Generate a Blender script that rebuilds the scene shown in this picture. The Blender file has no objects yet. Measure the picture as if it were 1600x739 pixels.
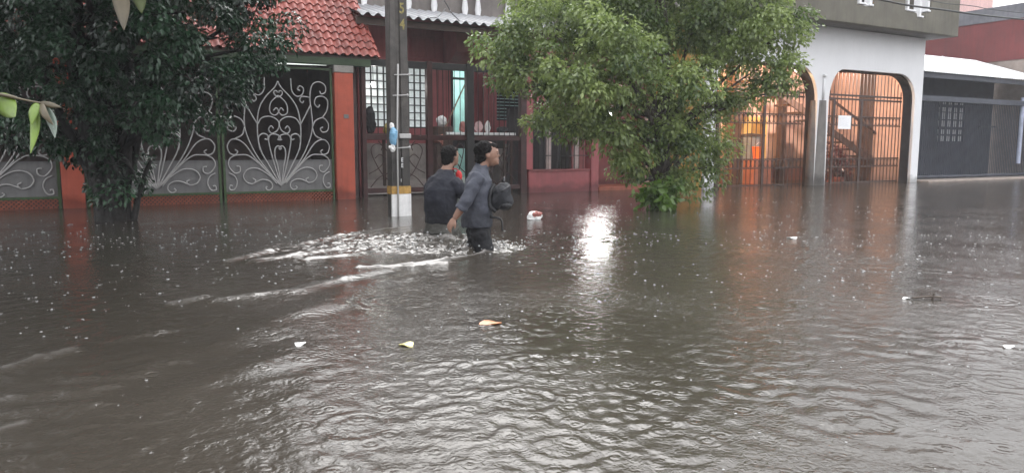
import bpy, bmesh, math, random
import numpy as np
from mathutils import Vector, Matrix, noise as mnoise

random.seed(7)
rng = np.random.default_rng(7)
R = math.radians
SC = bpy.context.scene
COL = SC.collection

# ------------------------------------------------------------------ camera, sky, sun, exposure
# X runs along the street, Y towards the houses, Z up; z = 0 is the flood water's surface
FPX, PITCH, AZ, CAMH = 1150.0, math.atan(135.5 / 1150.0), R(60.67), 1.0
cam = bpy.data.cameras.new('camera')
cam.sensor_width = 36.0
cam.lens = FPX / 1600 * 36
cam.clip_start, cam.clip_end = 0.05, 600
camo = bpy.data.objects.new('camera', cam)
camo.location = (0, 0, CAMH)
camo.rotation_euler = (math.pi / 2 - PITCH, 0, AZ - math.pi / 2)
COL.objects.link(camo)
SC.camera = camo

SUN_EL, SUN_AZ = R(47), R(26)   # behind thin cloud over the houses; azimuth clockwise from +Y
world = bpy.data.worlds.new('World')
SC.world = world
world.use_nodes = True
wn, wl = world.node_tree.nodes, world.node_tree.links
wn.clear()
sky = wn.new('ShaderNodeTexSky')
sky.sky_type = 'NISHITA'
sky.sun_disc = False
sky.sun_elevation = SUN_EL
sky.sun_rotation = SUN_AZ
sky.air_density, sky.dust_density, sky.ozone_density = 1.0, 6.0, 1.0
hs = wn.new('ShaderNodeHueSaturation')
hs.inputs['Saturation'].default_value = 0.12
# overcast: a grey cloud sheet with soft uneven brightness lies over the clear sky
tc = wn.new('ShaderNodeTexCoord')
cn = wn.new('ShaderNodeTexNoise')
cn.inputs['Scale'].default_value = 2.2
cn.inputs['Detail'].default_value = 5
cr = wn.new('ShaderNodeValToRGB')
cr.color_ramp.elements[0].position, cr.color_ramp.elements[0].color = 0.3, (6.2, 6.35, 6.65, 1)
cr.color_ramp.elements[1].position, cr.color_ramp.elements[1].color = 0.75, (9.3, 9.4, 9.6, 1)
mx = wn.new('ShaderNodeMix')
mx.data_type = 'RGBA'
mx.inputs['Factor'].default_value = 0.7
bg = wn.new('ShaderNodeBackground')
bg.inputs['Strength'].default_value = 0.13
wo = wn.new('ShaderNodeOutputWorld')
wl.new(tc.outputs['Generated'], cn.inputs['Vector'])
wl.new(cn.outputs['Fac'], cr.inputs['Fac'])
wl.new(sky.outputs['Color'], hs.inputs['Color'])
wl.new(hs.outputs['Color'], mx.inputs['A'])
wl.new(cr.outputs['Color'], mx.inputs['B'])
sx_ = wn.new('ShaderNodeSeparateXYZ'); wl.new(tc.outputs['Generated'], sx_.inputs['Vector'])
gr_ = wn.new('ShaderNodeMapRange'); gr_.inputs['To Min'].default_value = 0.72; gr_.inputs['To Max'].default_value = 1.5
wl.new(sx_.outputs['Z'], gr_.inputs['Value'])
vm = wn.new('ShaderNodeVectorMath'); vm.operation = 'SCALE'
wl.new(mx.outputs['Result'], vm.inputs[0]); wl.new(gr_.outputs['Result'], vm.inputs['Scale'])
wl.new(vm.outputs['Vector'], bg.inputs['Color'])
wl.new(bg.outputs['Background'], wo.inputs['Surface'])

sl = bpy.data.lights.new('sun', 'SUN')
sl.energy = 0.4
sl.angle = R(40)
sl.color = (1.0, 0.97, 0.93)
so = bpy.data.objects.new('sun', sl)
so.location = (0, -10, 30)
so.rotation_euler = Vector((-math.cos(SUN_EL) * math.sin(SUN_AZ), -math.cos(SUN_EL) * math.cos(SUN_AZ), -math.sin(SUN_EL))).to_track_quat('-Z', 'Y').to_euler()
COL.objects.link(so)

SC.view_settings.view_transform = 'Standard'
SC.view_settings.look = 'None'
SC.view_settings.gamma = 1
SC.view_settings.exposure = 1.5
SC.render.engine = 'CYCLES'
SC.cycles.max_bounces = 8
SC.cycles.diffuse_bounces = 4
SC.cycles.glossy_bounces = 3
SC.cycles.transparent_max_bounces = 6
SC.cycles.sample_clamp_indirect = 6

# ------------------------------------------------------------------ helpers
def ray(x, y):
    fh = Vector((math.cos(AZ), math.sin(AZ), 0)); up = Vector((0, 0, 1))
    fw = fh * math.cos(PITCH) - up * math.sin(PITCH)
    ri = Vector((math.sin(AZ), -math.cos(AZ), 0)); u = ri.cross(fw)
    return fw * FPX + ri * (x - 800) + u * (369.5 - y)
CAMP = Vector((0, 0, CAMH))
def ony(x, y, Y): d = ray(x, y); return CAMP + d * (Y / d.y)
def onx(x, y, X): d = ray(x, y); return CAMP + d * (X / d.x)
def onz(x, y, Z=0.0): d = ray(x, y); return CAMP + d * ((Z - CAMH) / d.z)
def dep(x, y, D):                      # point at horizontal depth D along the view
    d = ray(x, y); fh = Vector((math.cos(AZ), math.sin(AZ), 0)); return CAMP + d * (D / d.dot(fh))

def tag(o, label=None, cat=None, group=None, kind=None):
    if label: o['label'] = label
    if cat: o['category'] = cat
    if group: o['group'] = group
    if kind: o['kind'] = kind
    return o
def thing(name, label, cat, loc=(0, 0, 0), rz=0.0, group=None):
    o = bpy.data.objects.new(name, None)
    o.empty_display_size = 0.1
    o.location = loc; o.rotation_euler = (0, 0, rz)
    COL.objects.link(o)
    return tag(o, label, cat, group)

def catmull(pts, n=6):
    P = [Vector(p) for p in pts]
    if len(P) < 3: return P
    out = []
    for i in range(len(P) - 1):
        p0 = P[i - 1] if i else P[0] * 2 - P[1]
        p1, p2 = P[i], P[i + 1]
        p3 = P[i + 2] if i + 2 < len(P) else P[-1] * 2 - P[-2]
        for k in range(n):
            t = k / n
            out.append(0.5 * ((2 * p1) + (p2 - p0) * t + (2 * p0 - 5 * p1 + 4 * p2 - p3) * t * t + (3 * p1 - p0 - 3 * p2 + p3) * t ** 3))
    out.append(P[-1])
    return out

class MB:
    def __init__(s): s.v = []; s.f = []
    def add(s, vs, fs):
        b = len(s.v); s.v += [tuple(v) for v in vs]; s.f += [tuple(i + b for i in f) for f in fs]; return s
    def box(s, x0, y0, z0, x1, y1, z1):
        vs = [(x, y, z) for z in (z0, z1) for y in (y0, y1) for x in (x0, x1)]
        return s.add(vs, [(0, 2, 3, 1), (4, 5, 7, 6), (0, 1, 5, 4), (2, 6, 7, 3), (0, 4, 6, 2), (1, 3, 7, 5)])
    def obox(s, c, size, rot):
        M = rot.to_3x3() if hasattr(rot, 'to_3x3') else rot
        h = [v / 2 for v in size]
        vs = [Vector(c) + M @ Vector((sx * h[0], sy * h[1], sz * h[2])) for sz in (-1, 1) for sy in (-1, 1) for sx in (-1, 1)]
        return s.add(vs, [(0, 2, 3, 1), (4, 5, 7, 6), (0, 1, 5, 4), (2, 6, 7, 3), (0, 4, 6, 2), (1, 3, 7, 5)])
    def beam(s, a, b, w, h):              # rectangular bar from a to b
        a, b = Vector(a), Vector(b); d = b - a
        q = d.to_track_quat('X', 'Z').to_matrix()
        return s.obox((a + b) / 2, (d.length, w, h), q)
    def tube(s, pts, r, n=8, caps=True):
        P = [Vector(p) for p in pts]
        rr = list(r) if hasattr(r, '__len__') else [r] * len(P)
        if len(rr) != len(P): rr = list(np.interp(np.linspace(0, 1, len(P)), np.linspace(0, 1, len(rr)), rr))
        d0 = (P[1] - P[0]).normalized()
        nn = d0.orthogonal().normalized()
        vs, fs = [], []
        for i, p in enumerate(P):
            d = ((P[i + 1] if i + 1 < len(P) else P[i]) - (P[i - 1] if i else P[0]))
            if d.length < 1e-9: d = d0
            d.normalize()
            nn = (nn - d * nn.dot(d))
            if nn.length < 1e-6: nn = d.orthogonal()
            nn.normalize(); bb = d.cross(nn)
            for k in range(n):
                a = 2 * math.pi * k / n
                vs.append(p + (nn * math.cos(a) + bb * math.sin(a)) * rr[i])
        for i in range(len(P) - 1):
            for k in range(n):
                fs.append((i * n + k, i * n + (k + 1) % n, (i + 1) * n + (k + 1) % n, (i + 1) * n + k))
        if caps:
            fs.append(tuple(range(n - 1, -1, -1))); fs.append(tuple((len(P) - 1) * n + k for k in range(n)))
        return s.add(vs, fs)
    def ell(s, c, r, nu=14, nv=9, rot=None):
        vs, fs = [], []
        for j in range(nv + 1):
            t = math.pi * j / nv
            for i in range(nu):
                a = 2 * math.pi * i / nu
                p = Vector((r[0] * math.sin(t) * math.cos(a), r[1] * math.sin(t) * math.sin(a), r[2] * math.cos(t)))
                if rot is not None: p = rot @ p
                vs.append(Vector(c) + p)
        for j in range(nv):
            for i in range(nu):
                fs.append((j * nu + i, (j + 1) * nu + i, (j + 1) * nu + (i + 1) % nu, j * nu + (i + 1) % nu))
        return s.add(vs, fs)
    def loft(s, rings, n=20):             # rings: (cx, cy, cz, rx, ry)
        vs, fs = [], []
        for (cx, cy, cz, rx, ry) in rings:
            for k in range(n):
                a = 2 * math.pi * k / n
                vs.append((cx + rx * math.cos(a), cy + ry * math.sin(a), cz))
        m = len(rings)
        for i in range(m - 1):
            for k in range(n):
                fs.append((i * n + k, i * n + (k + 1) % n, (i + 1) * n + (k + 1) % n, (i + 1) * n + k))
        fs.append(tuple(range(n - 1, -1, -1))); fs.append(tuple((m - 1) * n + k for k in range(n)))
        return s.add(vs, fs)
    def lathe(s, c, prof, n=20):
        return s.loft([(c[0], c[1], c[2] + z, r, r) for (r, z) in prof], n)
    def prism(s, poly, y0, y1):           # polygon in the XZ plane extruded along Y
        bm = bmesh.new()
        f = bm.faces.new([bm.verts.new((x, y0, z)) for x, z in poly])
        ext = bmesh.ops.extrude_face_region(bm, geom=[f])
        for g in ext['geom']:
            if isinstance(g, bmesh.types.BMVert): g.co.y = y1
        bmesh.ops.triangulate(bm, faces=[x for x in bm.faces if len(x.verts) > 4])
        bmesh.ops.recalc_face_normals(bm, faces=bm.faces)
        bm.verts.index_update()
        s.add([v.co.copy() for v in bm.verts], [[v.index for v in fc.verts] for fc in bm.faces])
        bm.free(); return s
    def build(s, name, m=None, parent=None, smooth=False, bevel=0.0, off=None):
        me = bpy.data.meshes.new(name)
        o0 = Vector(off) if off is not None else (Vector(parent.location) if parent is not None and parent.rotation_euler.z == 0 and parent.parent is None else Vector((0, 0, 0)))
        me.from_pydata([tuple(Vector(v) - o0) for v in s.v], [], s.f)
        me.validate(); me.update()
        if smooth: me.shade_smooth()
        o = bpy.data.objects.new(name, me)
        COL.objects.link(o)
        if parent is not None: o.parent = parent
        else: o.location = o0
        if m is not None: me.materials.append(m)
        if bevel:
            b = o.modifiers.new('bevel', 'BEVEL'); b.width = bevel; b.segments = 2; b.limit_method = 'ANGLE'
        return o

def sub(parent, name, mb, m, **k):        # sub-part: coordinates given in world space, parent is a part (itself offset by its thing)
    root = parent.parent
    return mb.build(name, m, parent, off=root.location if root.rotation_euler.z == 0 else (0, 0, 0), **k)

# ------------------------------------------------------------------ materials
def mat(name, c, rough=0.6, var=0.35, scale=3.0, streak=0.0, bump=0.0, bscale=40, spec=0.4, metal=0.0, c2=None, emit=None, estr=0.0, coat=0.0, damp=0.0):
    m = bpy.data.materials.new(name); m.use_nodes = True
    nt = m.node_tree; N, L = nt.nodes, nt.links
    b = N['Principled BSDF']
    b.inputs['Roughness'].default_value = rough
    b.inputs['Specular IOR Level'].default_value = spec
    b.inputs['Metallic'].default_value = metal
    b.inputs['Coat Weight'].default_value = coat
    co = N.new('ShaderNodeTexCoord')
    n1 = N.new('ShaderNodeTexNoise'); n1.inputs['Scale'].default_value = scale; n1.inputs['Detail'].default_value = 7; n1.inputs['Roughness'].default_value = 0.65
    L.new(co.outputs['Object'], n1.inputs['Vector'])
    rp = N.new('ShaderNodeValToRGB')
    lo = c2 if c2 else tuple(v * (1 - var) for v in c)
    hi = c if c2 else tuple(min(1, v * (1 + var * 0.6)) for v in c)
    rp.color_ramp.elements[0].position, rp.color_ramp.elements[0].color = 0.32, (*lo, 1)
    rp.color_ramp.elements[1].position, rp.color_ramp.elements[1].color = 0.66, (*hi, 1)
    L.new(n1.outputs['Fac'], rp.inputs['Fac'])
    last = rp.outputs['Color']
    if streak:
        mp = N.new('ShaderNodeMapping'); mp.inputs['Scale'].default_value = (5, 5, 0.35)
        L.new(co.outputs['Object'], mp.inputs['Vector'])
        n2 = N.new('ShaderNodeTexNoise'); n2.inputs['Scale'].default_value = 2.5; n2.inputs['Detail'].default_value = 5
        L.new(mp.outputs['Vector'], n2.inputs['Vector'])
        r2 = N.new('ShaderNodeValToRGB')
        r2.color_ramp.elements[0].position, r2.color_ramp.elements[0].color = 0.45, (0, 0, 0, 1)
        r2.color_ramp.elements[1].position, r2.color_ramp.elements[1].color = 0.75, (streak, streak, streak, 1)
        L.new(n2.outputs['Fac'], r2.inputs['Fac'])
        mm = N.new('ShaderNodeMix'); mm.data_type = 'RGBA'
        L.new(r2.outputs['Color'], mm.inputs['Factor']); L.new(last, mm.inputs['A'])
        mm.inputs['B'].default_value = (*[v * 0.35 + 0.01 for v in c], 1)
        last = mm.outputs['Result']
    if damp:
        ge = N.new('ShaderNodeNewGeometry'); sx = N.new('ShaderNodeSeparateXYZ'); L.new(ge.outputs['Position'], sx.inputs['Vector'])
        nd = N.new('ShaderNodeTexNoise'); nd.inputs['Scale'].default_value = 3.5; nd.inputs['Detail'].default_value = 5; L.new(ge.outputs['Position'], nd.inputs['Vector'])
        ad = N.new('ShaderNodeMath'); ad.operation = 'MULTIPLY_ADD'; ad.inputs[1].default_value = -.35; L.new(nd.outputs['Fac'], ad.inputs[0]); L.new(sx.outputs['Z'], ad.inputs[2])
        md = N.new('ShaderNodeMapRange'); md.inputs['From Min'].default_value = damp - .16 - .06; md.inputs['From Max'].default_value = damp - .16 + .07; md.inputs['To Min'].default_value = .52; md.inputs['To Max'].default_value = 1
        L.new(ad.outputs[0], md.inputs['Value'])
        vm_ = N.new('ShaderNodeVectorMath'); vm_.operation = 'SCALE'; L.new(last, vm_.inputs[0]); L.new(md.outputs['Result'], vm_.inputs['Scale']); last = vm_.outputs['Vector']
    L.new(last, b.inputs['Base Color'])
    n3 = N.new('ShaderNodeTexNoise'); n3.inputs['Scale'].default_value = scale * 2.3; n3.inputs['Detail'].default_value = 4
    L.new(co.outputs['Object'], n3.inputs['Vector'])
    mr = N.new('ShaderNodeMapRange'); mr.inputs['To Min'].default_value = max(0.03, rough - 0.15); mr.inputs['To Max'].default_value = min(1, rough + 0.15)
    L.new(n3.outputs['Fac'], mr.inputs['Value']); L.new(mr.outputs['Result'], b.inputs['Roughness'])
    if bump:
        n4 = N.new('ShaderNodeTexNoise'); n4.inputs['Scale'].default_value = bscale; n4.inputs['Detail'].default_value = 5
        L.new(co.outputs['Object'], n4.inputs['Vector'])
        bp = N.new('ShaderNodeBump'); bp.inputs['Strength'].default_value = bump; bp.inputs['Distance'].default_value = 0.02
        L.new(n4.outputs['Fac'], bp.inputs['Height']); L.new(bp.outputs['Normal'], b.inputs['Normal'])
    if emit:
        b.inputs['Emission Color'].default_value = (*emit, 1); b.inputs['Emission Strength'].default_value = estr
    return m

def leafmat(name, spec=0.5, rough=0.3, trans=0.25):
    m = bpy.data.materials.new(name); m.use_nodes = True
    nt = m.node_tree; N, L = nt.nodes, nt.links
    b = N['Principled BSDF']; out = N['Material Output']
    a = N.new('ShaderNodeAttribute'); a.attribute_name = 'tint'
    b.inputs['Roughness'].default_value = rough
    b.inputs['Specular IOR Level'].default_value = spec
    t = N.new('ShaderNodeBsdfTranslucent')
    ms = N.new('ShaderNodeMixShader'); ms.inputs['Fac'].default_value = trans
    L.new(a.outputs['Color'], b.inputs['Base Color']); L.new(a.outputs['Color'], t.inputs['Color'])
    L.new(b.outputs['BSDF'], ms.inputs[1]); L.new(t.outputs['BSDF'], ms.inputs[2]); L.new(ms.outputs['Shader'], out.inputs['Surface'])
    return m

M = dict(
    tile=mat('clay_tile', (0.24, 0.060, 0.046), 0.5, 0.5, 2.2, bump=0.3, spec=0.22, streak=.3),
    coral=mat('coral_paint', (0.44, 0.088, 0.050), 0.5, 0.18, 2.5, streak=0.35, bump=0.1, damp=0.16),
    cement=mat('raw_cement', (0.27, 0.25, 0.23), 0.7, 0.3, 4, streak=0.4, bump=0.3),
    polecon=mat('pole_concrete', (0.085, 0.076, 0.070), 0.6, 0.4, 5, streak=0.55, bump=0.5, bscale=60, damp=0.9),
    white=mat('white_paint', (0.70, 0.70, 0.715), 0.55, 0.07, .7, streak=0.05, bump=0.08, damp=0.12),
    whitewet=mat('white_kerb_paint', (0.72, 0.71, 0.70), 0.5, 0.15, 8, streak=0.25, bump=0.2),
    yellow=mat('yellow_paint', (0.40, 0.235, 0.06), 0.5, 0.5, 14, bump=0.2),
    olive=mat('olive_plaster', (0.125, 0.115, 0.09), 0.75, 0.22, 1.5, streak=0.35, bump=0.15),
    greyplaster=mat('grey_plaster', (0.15, 0.14, 0.132), 0.7, 0.25, 2.5, streak=0.45, bump=0.2, damp=0.25),
    maroon=mat('maroon_paint', (0.21, 0.055, 0.055), 0.5, 0.25, 2, streak=0.4, bump=0.1, damp=0.2),
    redwall=mat('red_paint', (0.32, 0.085, 0.09), 0.48, 0.2, 2.5, streak=0.4, bump=0.1, damp=0.15),
    rediron=mat('dark_red_iron', (0.042, 0.013, 0.012), 0.42, 0.4, 8),
    blackiron=mat('black_iron', (0.018, 0.016, 0.016), 0.4, 0.3, 8),
    browniron=mat('brown_iron', (0.045, 0.025, 0.02), 0.45, 0.4, 8),
    silver=mat('silver_iron', (0.42, 0.405, 0.40), 0.42, 0.2, 12, metal=0.15),
    sheet=mat('grey_sheet', (0.17, 0.165, 0.165), 0.5, 0.15, 4, streak=0.3),
    green=mat('green_iron', (0.048, 0.085, 0.03), 0.45, 0.35, 6),
    terracotta=mat('terracotta', (0.24, 0.07, 0.042), 0.6, 0.3, 6, bump=0.2),
    zinc=mat('corrugated_sheet', (0.21, 0.213, 0.225), 0.5, 0.22, 3, streak=0.3),
    whitesheet=mat('white_sheet', (0.70, 0.71, 0.73), 0.45, 0.08, 2),
    dark=mat('dark_interior', (0.035, 0.03, 0.032), 0.8, 0.4, 2),  # near-black, recess shade put into the colour; also the drum lid and apron
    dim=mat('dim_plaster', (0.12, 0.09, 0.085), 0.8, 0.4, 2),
    pane=mat('frosted_pane', (0.62, 0.66, 0.66), 0.25, 0.3, 9, spec=0.6, emit=(0.85, 0.92, 0.92), estr=0.16),  # weak glow put into the glass for the lit room behind
    panedull=mat('dull_pane', (0.55, 0.55, 0.57), 0.25, 0.3, 9, spec=0.6),
    turq=mat('turquoise_paint', (0.42, 0.60, 0.58), 0.5, 0.15, 3),
    salmon=mat('salmon_plaster', (0.50, 0.32, 0.255), 0.7, 0.25, 1.8, streak=0.3, bump=0.15, damp=0.7),
    ochre=mat('ochre_paint', (0.58, 0.34, 0.10), 0.6, 0.2, 3),
    brownred=mat('brown_red_plaster', (0.22, 0.085, 0.055), 0.6, 0.3, 2.5, streak=0.3),
    brown=mat('brown_paint', (0.07, 0.04, 0.03), 0.6, 0.3, 3),
    navy=mat('navy_paint', (0.052, 0.058, 0.078), 0.5, 0.3, 2, streak=0.3),
    slate=mat('slate_plaster', (0.12, 0.12, 0.135), 0.7, 0.3, 2, streak=0.4),
    pink=mat('pink_plaster', (0.66, 0.42, 0.40), 0.7, 0.12, 1.5, streak=0.2),
    oxblood=mat('oxblood_plaster', (0.13, 0.020, 0.020), 0.7, 0.25, 0.9, streak=0.45),
    tan=mat('tan_cement', (0.28, 0.23, 0.20), 0.75, 0.3, 2.5, bump=0.2),
    bark=mat('bark', (0.075, 0.06, 0.05), 0.8, 0.5, 7, bump=0.8, bscale=25),
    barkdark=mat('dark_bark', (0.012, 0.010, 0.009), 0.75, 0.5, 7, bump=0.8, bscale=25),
    rubber=mat('cable_rubber', (0.02, 0.02, 0.02), 0.5, 0.2, 4),
    pvc=mat('pvc_pipe', (0.42, 0.41, 0.40), 0.4, 0.15, 6),
    skin=mat('skin', (0.26, 0.145, 0.102), 0.45, 0.12, 14, spec=0.5),
    hair=mat('black_hair', (0.008, 0.007, 0.007), 0.75, 0.3, 40, bump=0.6, bscale=120, spec=.12),
    shirtgrey=mat('grey_cloth', (0.052, 0.056, 0.074), 0.7, 0.10, 7, bump=0.35, bscale=30, damp=0.36),
    shirtnavy=mat('navy_cloth', (0.0085, 0.0095, 0.017), 0.8, 0.12, 7, bump=0.35, bscale=30, damp=0.3),
    trousers=mat('black_cloth', (0.005, 0.005, 0.007), 0.75, 0.3, 7, bump=0.5, bscale=22),
    shorts=mat('olive_cloth', (0.035, 0.033, 0.027), 0.5, 0.3, 7, bump=0.5, bscale=22),
    packgrey=mat('pack_nylon', (0.028, 0.029, 0.033), 0.75, 0.35, 10, bump=0.4, bscale=30, spec=.15),
    packdark=mat('pack_dark_nylon', (0.02, 0.02, 0.023), 0.5, 0.3, 10, bump=0.4, bscale=30),
    redcloth=mat('red_cloth', (0.50, 0.03, 0.03), 0.5, 0.2, 10, bump=0.3, bscale=30),
    eye=mat('eye', (0.02, 0.015, 0.012), 0.2, 0.1, 10),
    lips=mat('lips', (0.26, 0.09, 0.075), 0.45, 0.1, 10),
    plastic=mat('white_plastic', (0.72, 0.71, 0.70), 0.3, 0.15, 20, bump=0.3, bscale=40, spec=0.6),
    plasticred=mat('red_print', (0.38, 0.14, 0.12), 0.35, 0.2, 20),
    blueplastic=mat('blue_plastic', (0.20, 0.42, 0.62), 0.3, 0.2, 15, bump=0.4, bscale=40, spec=0.6),
    bingrey=mat('bin_blue_grey', (0.11, 0.13, 0.16), 0.45, 0.2, 4),
    orangeplastic=mat('orange_plastic', (0.62, 0.13, 0.03), 0.4, 0.1, 6),
    pinkcloth=mat('pink_cloth', (.62, .40, .40), .6, .2, 10),
    paper=mat('paper', (0.86, 0.86, 0.88), 0.6, 0.03, 5),
    ink=mat('ink', (0.25, 0.25, 0.28), 0.6, 0.1, 5),
    bulb=mat('lit_bulb', (0.9, 0.8, 0.6), 0.4, 0.0, 5, emit=(1.0, 0.62, 0.28), estr=14),
    bulbwhite=mat('lit_white_bulb', (0.9, 0.9, 0.9), 0.4, 0.0, 5, emit=(1.0, 0.97, 0.92), estr=14),
    tube=mat('lit_tube', (0.9, 0.9, 0.9), 0.4, 0.0, 5, emit=(0.92, 1.0, 0.92), estr=.5),
    leafyellow=mat('yellow_leaf', (0.62, 0.55, 0.22), 0.4, 0.2, 30),
    leaforange=mat('orange_leaf', (0.42, 0.16, 0.06), 0.4, 0.3, 30),
    leaffresh=mat('fresh_leaf', (0.12, 0.19, 0.02), 0.35, 0.35, 25, spec=0.5),
    leafpale=mat('pale_leaf', (0.12, 0.155, 0.125), 0.3, 0.3, 25, spec=0.6),
    leafbrown=mat('brown_leaf', (0.085, 0.068, 0.04), 0.4, 0.3, 25),
    foliage=leafmat('foliage', .8, .33, .5),
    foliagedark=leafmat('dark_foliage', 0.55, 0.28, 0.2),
    road=mat('asphalt', (0.05, 0.047, 0.045), 0.8, 0.3, 3),
)

# ------------------------------------------------------------------ ground and flood water
g = MB(); g.add([(-250, -250, -0.55), (300, -250, -0.55), (300, 300, -0.55), (-250, 300, -0.55)], [(0, 1, 2, 3)])
tag(g.build('road', M['road']), kind='structure')
g = MB(); g.box(22.45, 13.6, -0.5, 38, 14.35, 0.045)
tag(g.build('pavement', M['tan'], bevel=0.03), kind='structure')

def vnoise(x, y, seed=0):
    r = np.random.default_rng(seed); T = r.random((256, 256))
    xi = np.floor(x).astype(int); yi = np.floor(y).astype(int)
    fx, fy = x - xi, y - yi
    fx = fx * fx * (3 - 2 * fx); fy = fy * fy * (3 - 2 * fy)
    a = T[xi % 256, yi % 256]; b = T[(xi + 1) % 256, yi % 256]; c = T[xi % 256, (yi + 1) % 256]; d = T[(xi + 1) % 256, (yi + 1) % 256]
    return (a * (1 - fx) + b * fx) * (1 - fy) + (c * (1 - fx) + d * fx) * fy
def fbm(x, y, seed=0, o=4):
    t = 0; a = 0.5; s = 0
    for k in range(o):
        t = t + a * vnoise(x * 2 ** k, y * 2 ** k, seed + k); s += a; a *= 0.55
    return t / s
def axis(fine0, fine1, step, lo, hi, grow=1.16):
    a = list(np.arange(fine0, fine1, step))
    s = step; p = a[-1]; up = []
    while p < hi: s = min(s * grow, 12); p += s; up.append(p)
    s = step; p = a[0]; dn = []
    while p > lo: s = min(s * grow, 12); p -= s; dn.append(p)
    return np.array(dn[::-1] + a + up)
def segdist(X, Y, a, b):
    ax, ay, bx, by = a[0], a[1], b[0], b[1]
    L2 = (bx - ax) ** 2 + (by - ay) ** 2
    t = np.clip(((X - ax) * (bx - ax) + (Y - ay) * (by - ay)) / L2, 0, 1)
    return np.hypot(X - ax - t * (bx - ax), Y - ay - t * (by - ay)), t

FRONT = Vector((3.27, 6.54, 0)); BACK = Vector((3.47, 7.85, 0))
def make_water():
    xs = axis(-1.6, 6.4, 0.017, -150, 160); ys = axis(0.9, 8.8, 0.017, -120, 120)
    X, Y = np.meshgrid(xs, ys, indexing='ij')
    sx = np.gradient(xs)[:, None]; sy = np.gradient(ys)[None, :]
    res = np.maximum(sx, sy)
    Z = np.zeros_like(X)
    r = np.random.default_rng(3)
    # wind and rain chop: many short waves; only those the grid can carry
    for k in range(90):
        lam = 0.055 * (5.0 ** r.random()); th = r.uniform(0, 6.283) if k % 2 else r.normal(2.2, .8); ph = r.random() * 6.28
        kx, ky = math.cos(th) * 6.283 / lam, math.sin(th) * 6.283 / lam
        amp = 0.00016 * (lam / 0.12) ** 0.45
        w = np.clip(1.6 - res * 4.0 / lam, 0, 1)
        Z += amp * w * np.sin(kx * X + ky * Y + ph)
    # patches of rougher and calmer water
    patch = 0.3 + 2.2 * np.clip(fbm(X * 0.7 + 40, Y * 0.7 + 40, 11, 3) - .32, 0, 1)
    Z *= patch
    gx, gy = onz(940, 388)[:2]; Z *= 1 + 1.3 * np.exp(-((X - gx) ** 2 + (Y - gy) ** 2) / 1.3 ** 2)      # added ruffle that breaks up the floodlight's reflection
    fine = np.clip(1.5 - res / 0.05, 0, 1)
    # wake ridges trailing behind the walkers, to the left
    def px(*a): return [tuple(onz(x, y)[:2]) for x, y in a]
    ridges = [(px((792, 379), (752, 397), (700, 408), (640, 415), (562, 417)), 0.040, 0.022, .75),
              (px((600, 424), (545, 436), (470, 453)), 0.085, 0.022, .22),
              (px((455, 455), (400, 461), (345, 468)), 0.065, 0.020, .18),
              (px((322, 464), (268, 475)), 0.06, 0.018, .2),
              (px((120, 546), (60, 562), (-10, 582)), 0.055, 0.018, .12),
              (px((215, 585), (130, 592)), 0.06, 0.018, .0), (px((170, 605), (20, 620)), 0.05, 0.016, .0),
              (px((135, 635), (20, 645)), 0.05, 0.016, .0), (px((270, 568), (190, 580)), 0.05, 0.014, .0),
              (px((250, 520), (190, 530)), 0.05, 0.012, .0), (px((40, 660), (-10, 672)), 0.04, 0.016, .2),
              (px((640, 352), (520, 372), (420, 394), (350, 410)), 0.07, 0.020, .25),
              (px((640, 372), (560, 385), (470, 398), (400, 408)), 0.08, 0.018, .2),
              (px((630, 385), (540, 400), (480, 405)), 0.06, 0.016, .2),
              (px((690, 425), (600, 440), (520, 470), (430, 510)), 0.16, 0.010, 0),
              (px((520, 480), (430, 500), (330, 540)), 0.15, 0.010, 0), (px((480, 545), (380, 575), (260, 620)), 0.14, 0.009, 0)]
    foam_sheen = np.zeros_like(X)
    wob = (fbm(X * 7, Y * 7, 21, 3) - 0.5)
    for pts, sg, h, fo in ridges:
        for a, b in zip(pts[:-1], pts[1:]):
            d, t = segdist(X + wob * 0.12, Y + wob * 0.12, a, b)
            n = 0.45 + 1.1 * vnoise(X * 3 + 7, Y * 3 + 3, 5)
            Z = np.maximum(Z, 0) + np.minimum(Z, 0) + 0 * Z if False else Z
            bumpz = h * np.exp(-(d / sg) ** 2) * n * fine
            Z = np.where(bumpz > 0.0006, np.maximum(Z, Z * 0.5 + bumpz), Z)
            foam_sheen = np.maximum(foam_sheen, fo * np.exp(-(d / (sg * 0.5)) ** 2) * (0.2 + 1.2 * fbm(X * 14, Y * 14, 8, 3)))  # pale colour painted along the crests for their sky reflection
    # churned water round the walkers
    def churn(c, rx, ry, rot, h, fo):
        dx, dy = X - c[0], Y - c[1]; cs, sn = math.cos(rot), math.sin(rot)
        u, v = (dx * cs + dy * sn) / rx, (-dx * sn + dy * cs) / ry
        w = np.exp(-(u * u + v * v) ** 1.3)
        n = fbm(X * 14 + 3, Y * 14, 31, 4)
        return h * w * np.maximum(0, n - 0.30) * 1.5 * fine,   .55 * fo * w * np.clip((.6 * fbm((X * .87 - Y * .49) * 6, (X * .49 + Y * .87) * 17, 77, 5) + .4 * fbm(X * 3, Y * 3, 78, 3) - 0.43) * 4.2, 0, 1)
    RZ = AZ - math.pi / 2
    for c, rx, ry, h, fo in [((3.30, 6.55), .42, .20, .085, 1.0), ((3.58, 6.62), .26, .16, .06, .9), (tuple(onz(700, 372)[:2]), .50, .28, .085, 1.0),
                             ((2.7, 7.15), .9, .38, .03, .55), (tuple(onz(600, 372)[:2]), .8, .45, .035, .5), (tuple(onz(520, 385)[:2]), .8, .5, .02, .28),
                             (tuple(onz(660, 392)[:2]), .5, .22, .05, .75)]:
        z, f = churn(c, rx, ry, RZ, h, fo)
        Z += z; foam_sheen = np.maximum(foam_sheen, f)
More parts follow.
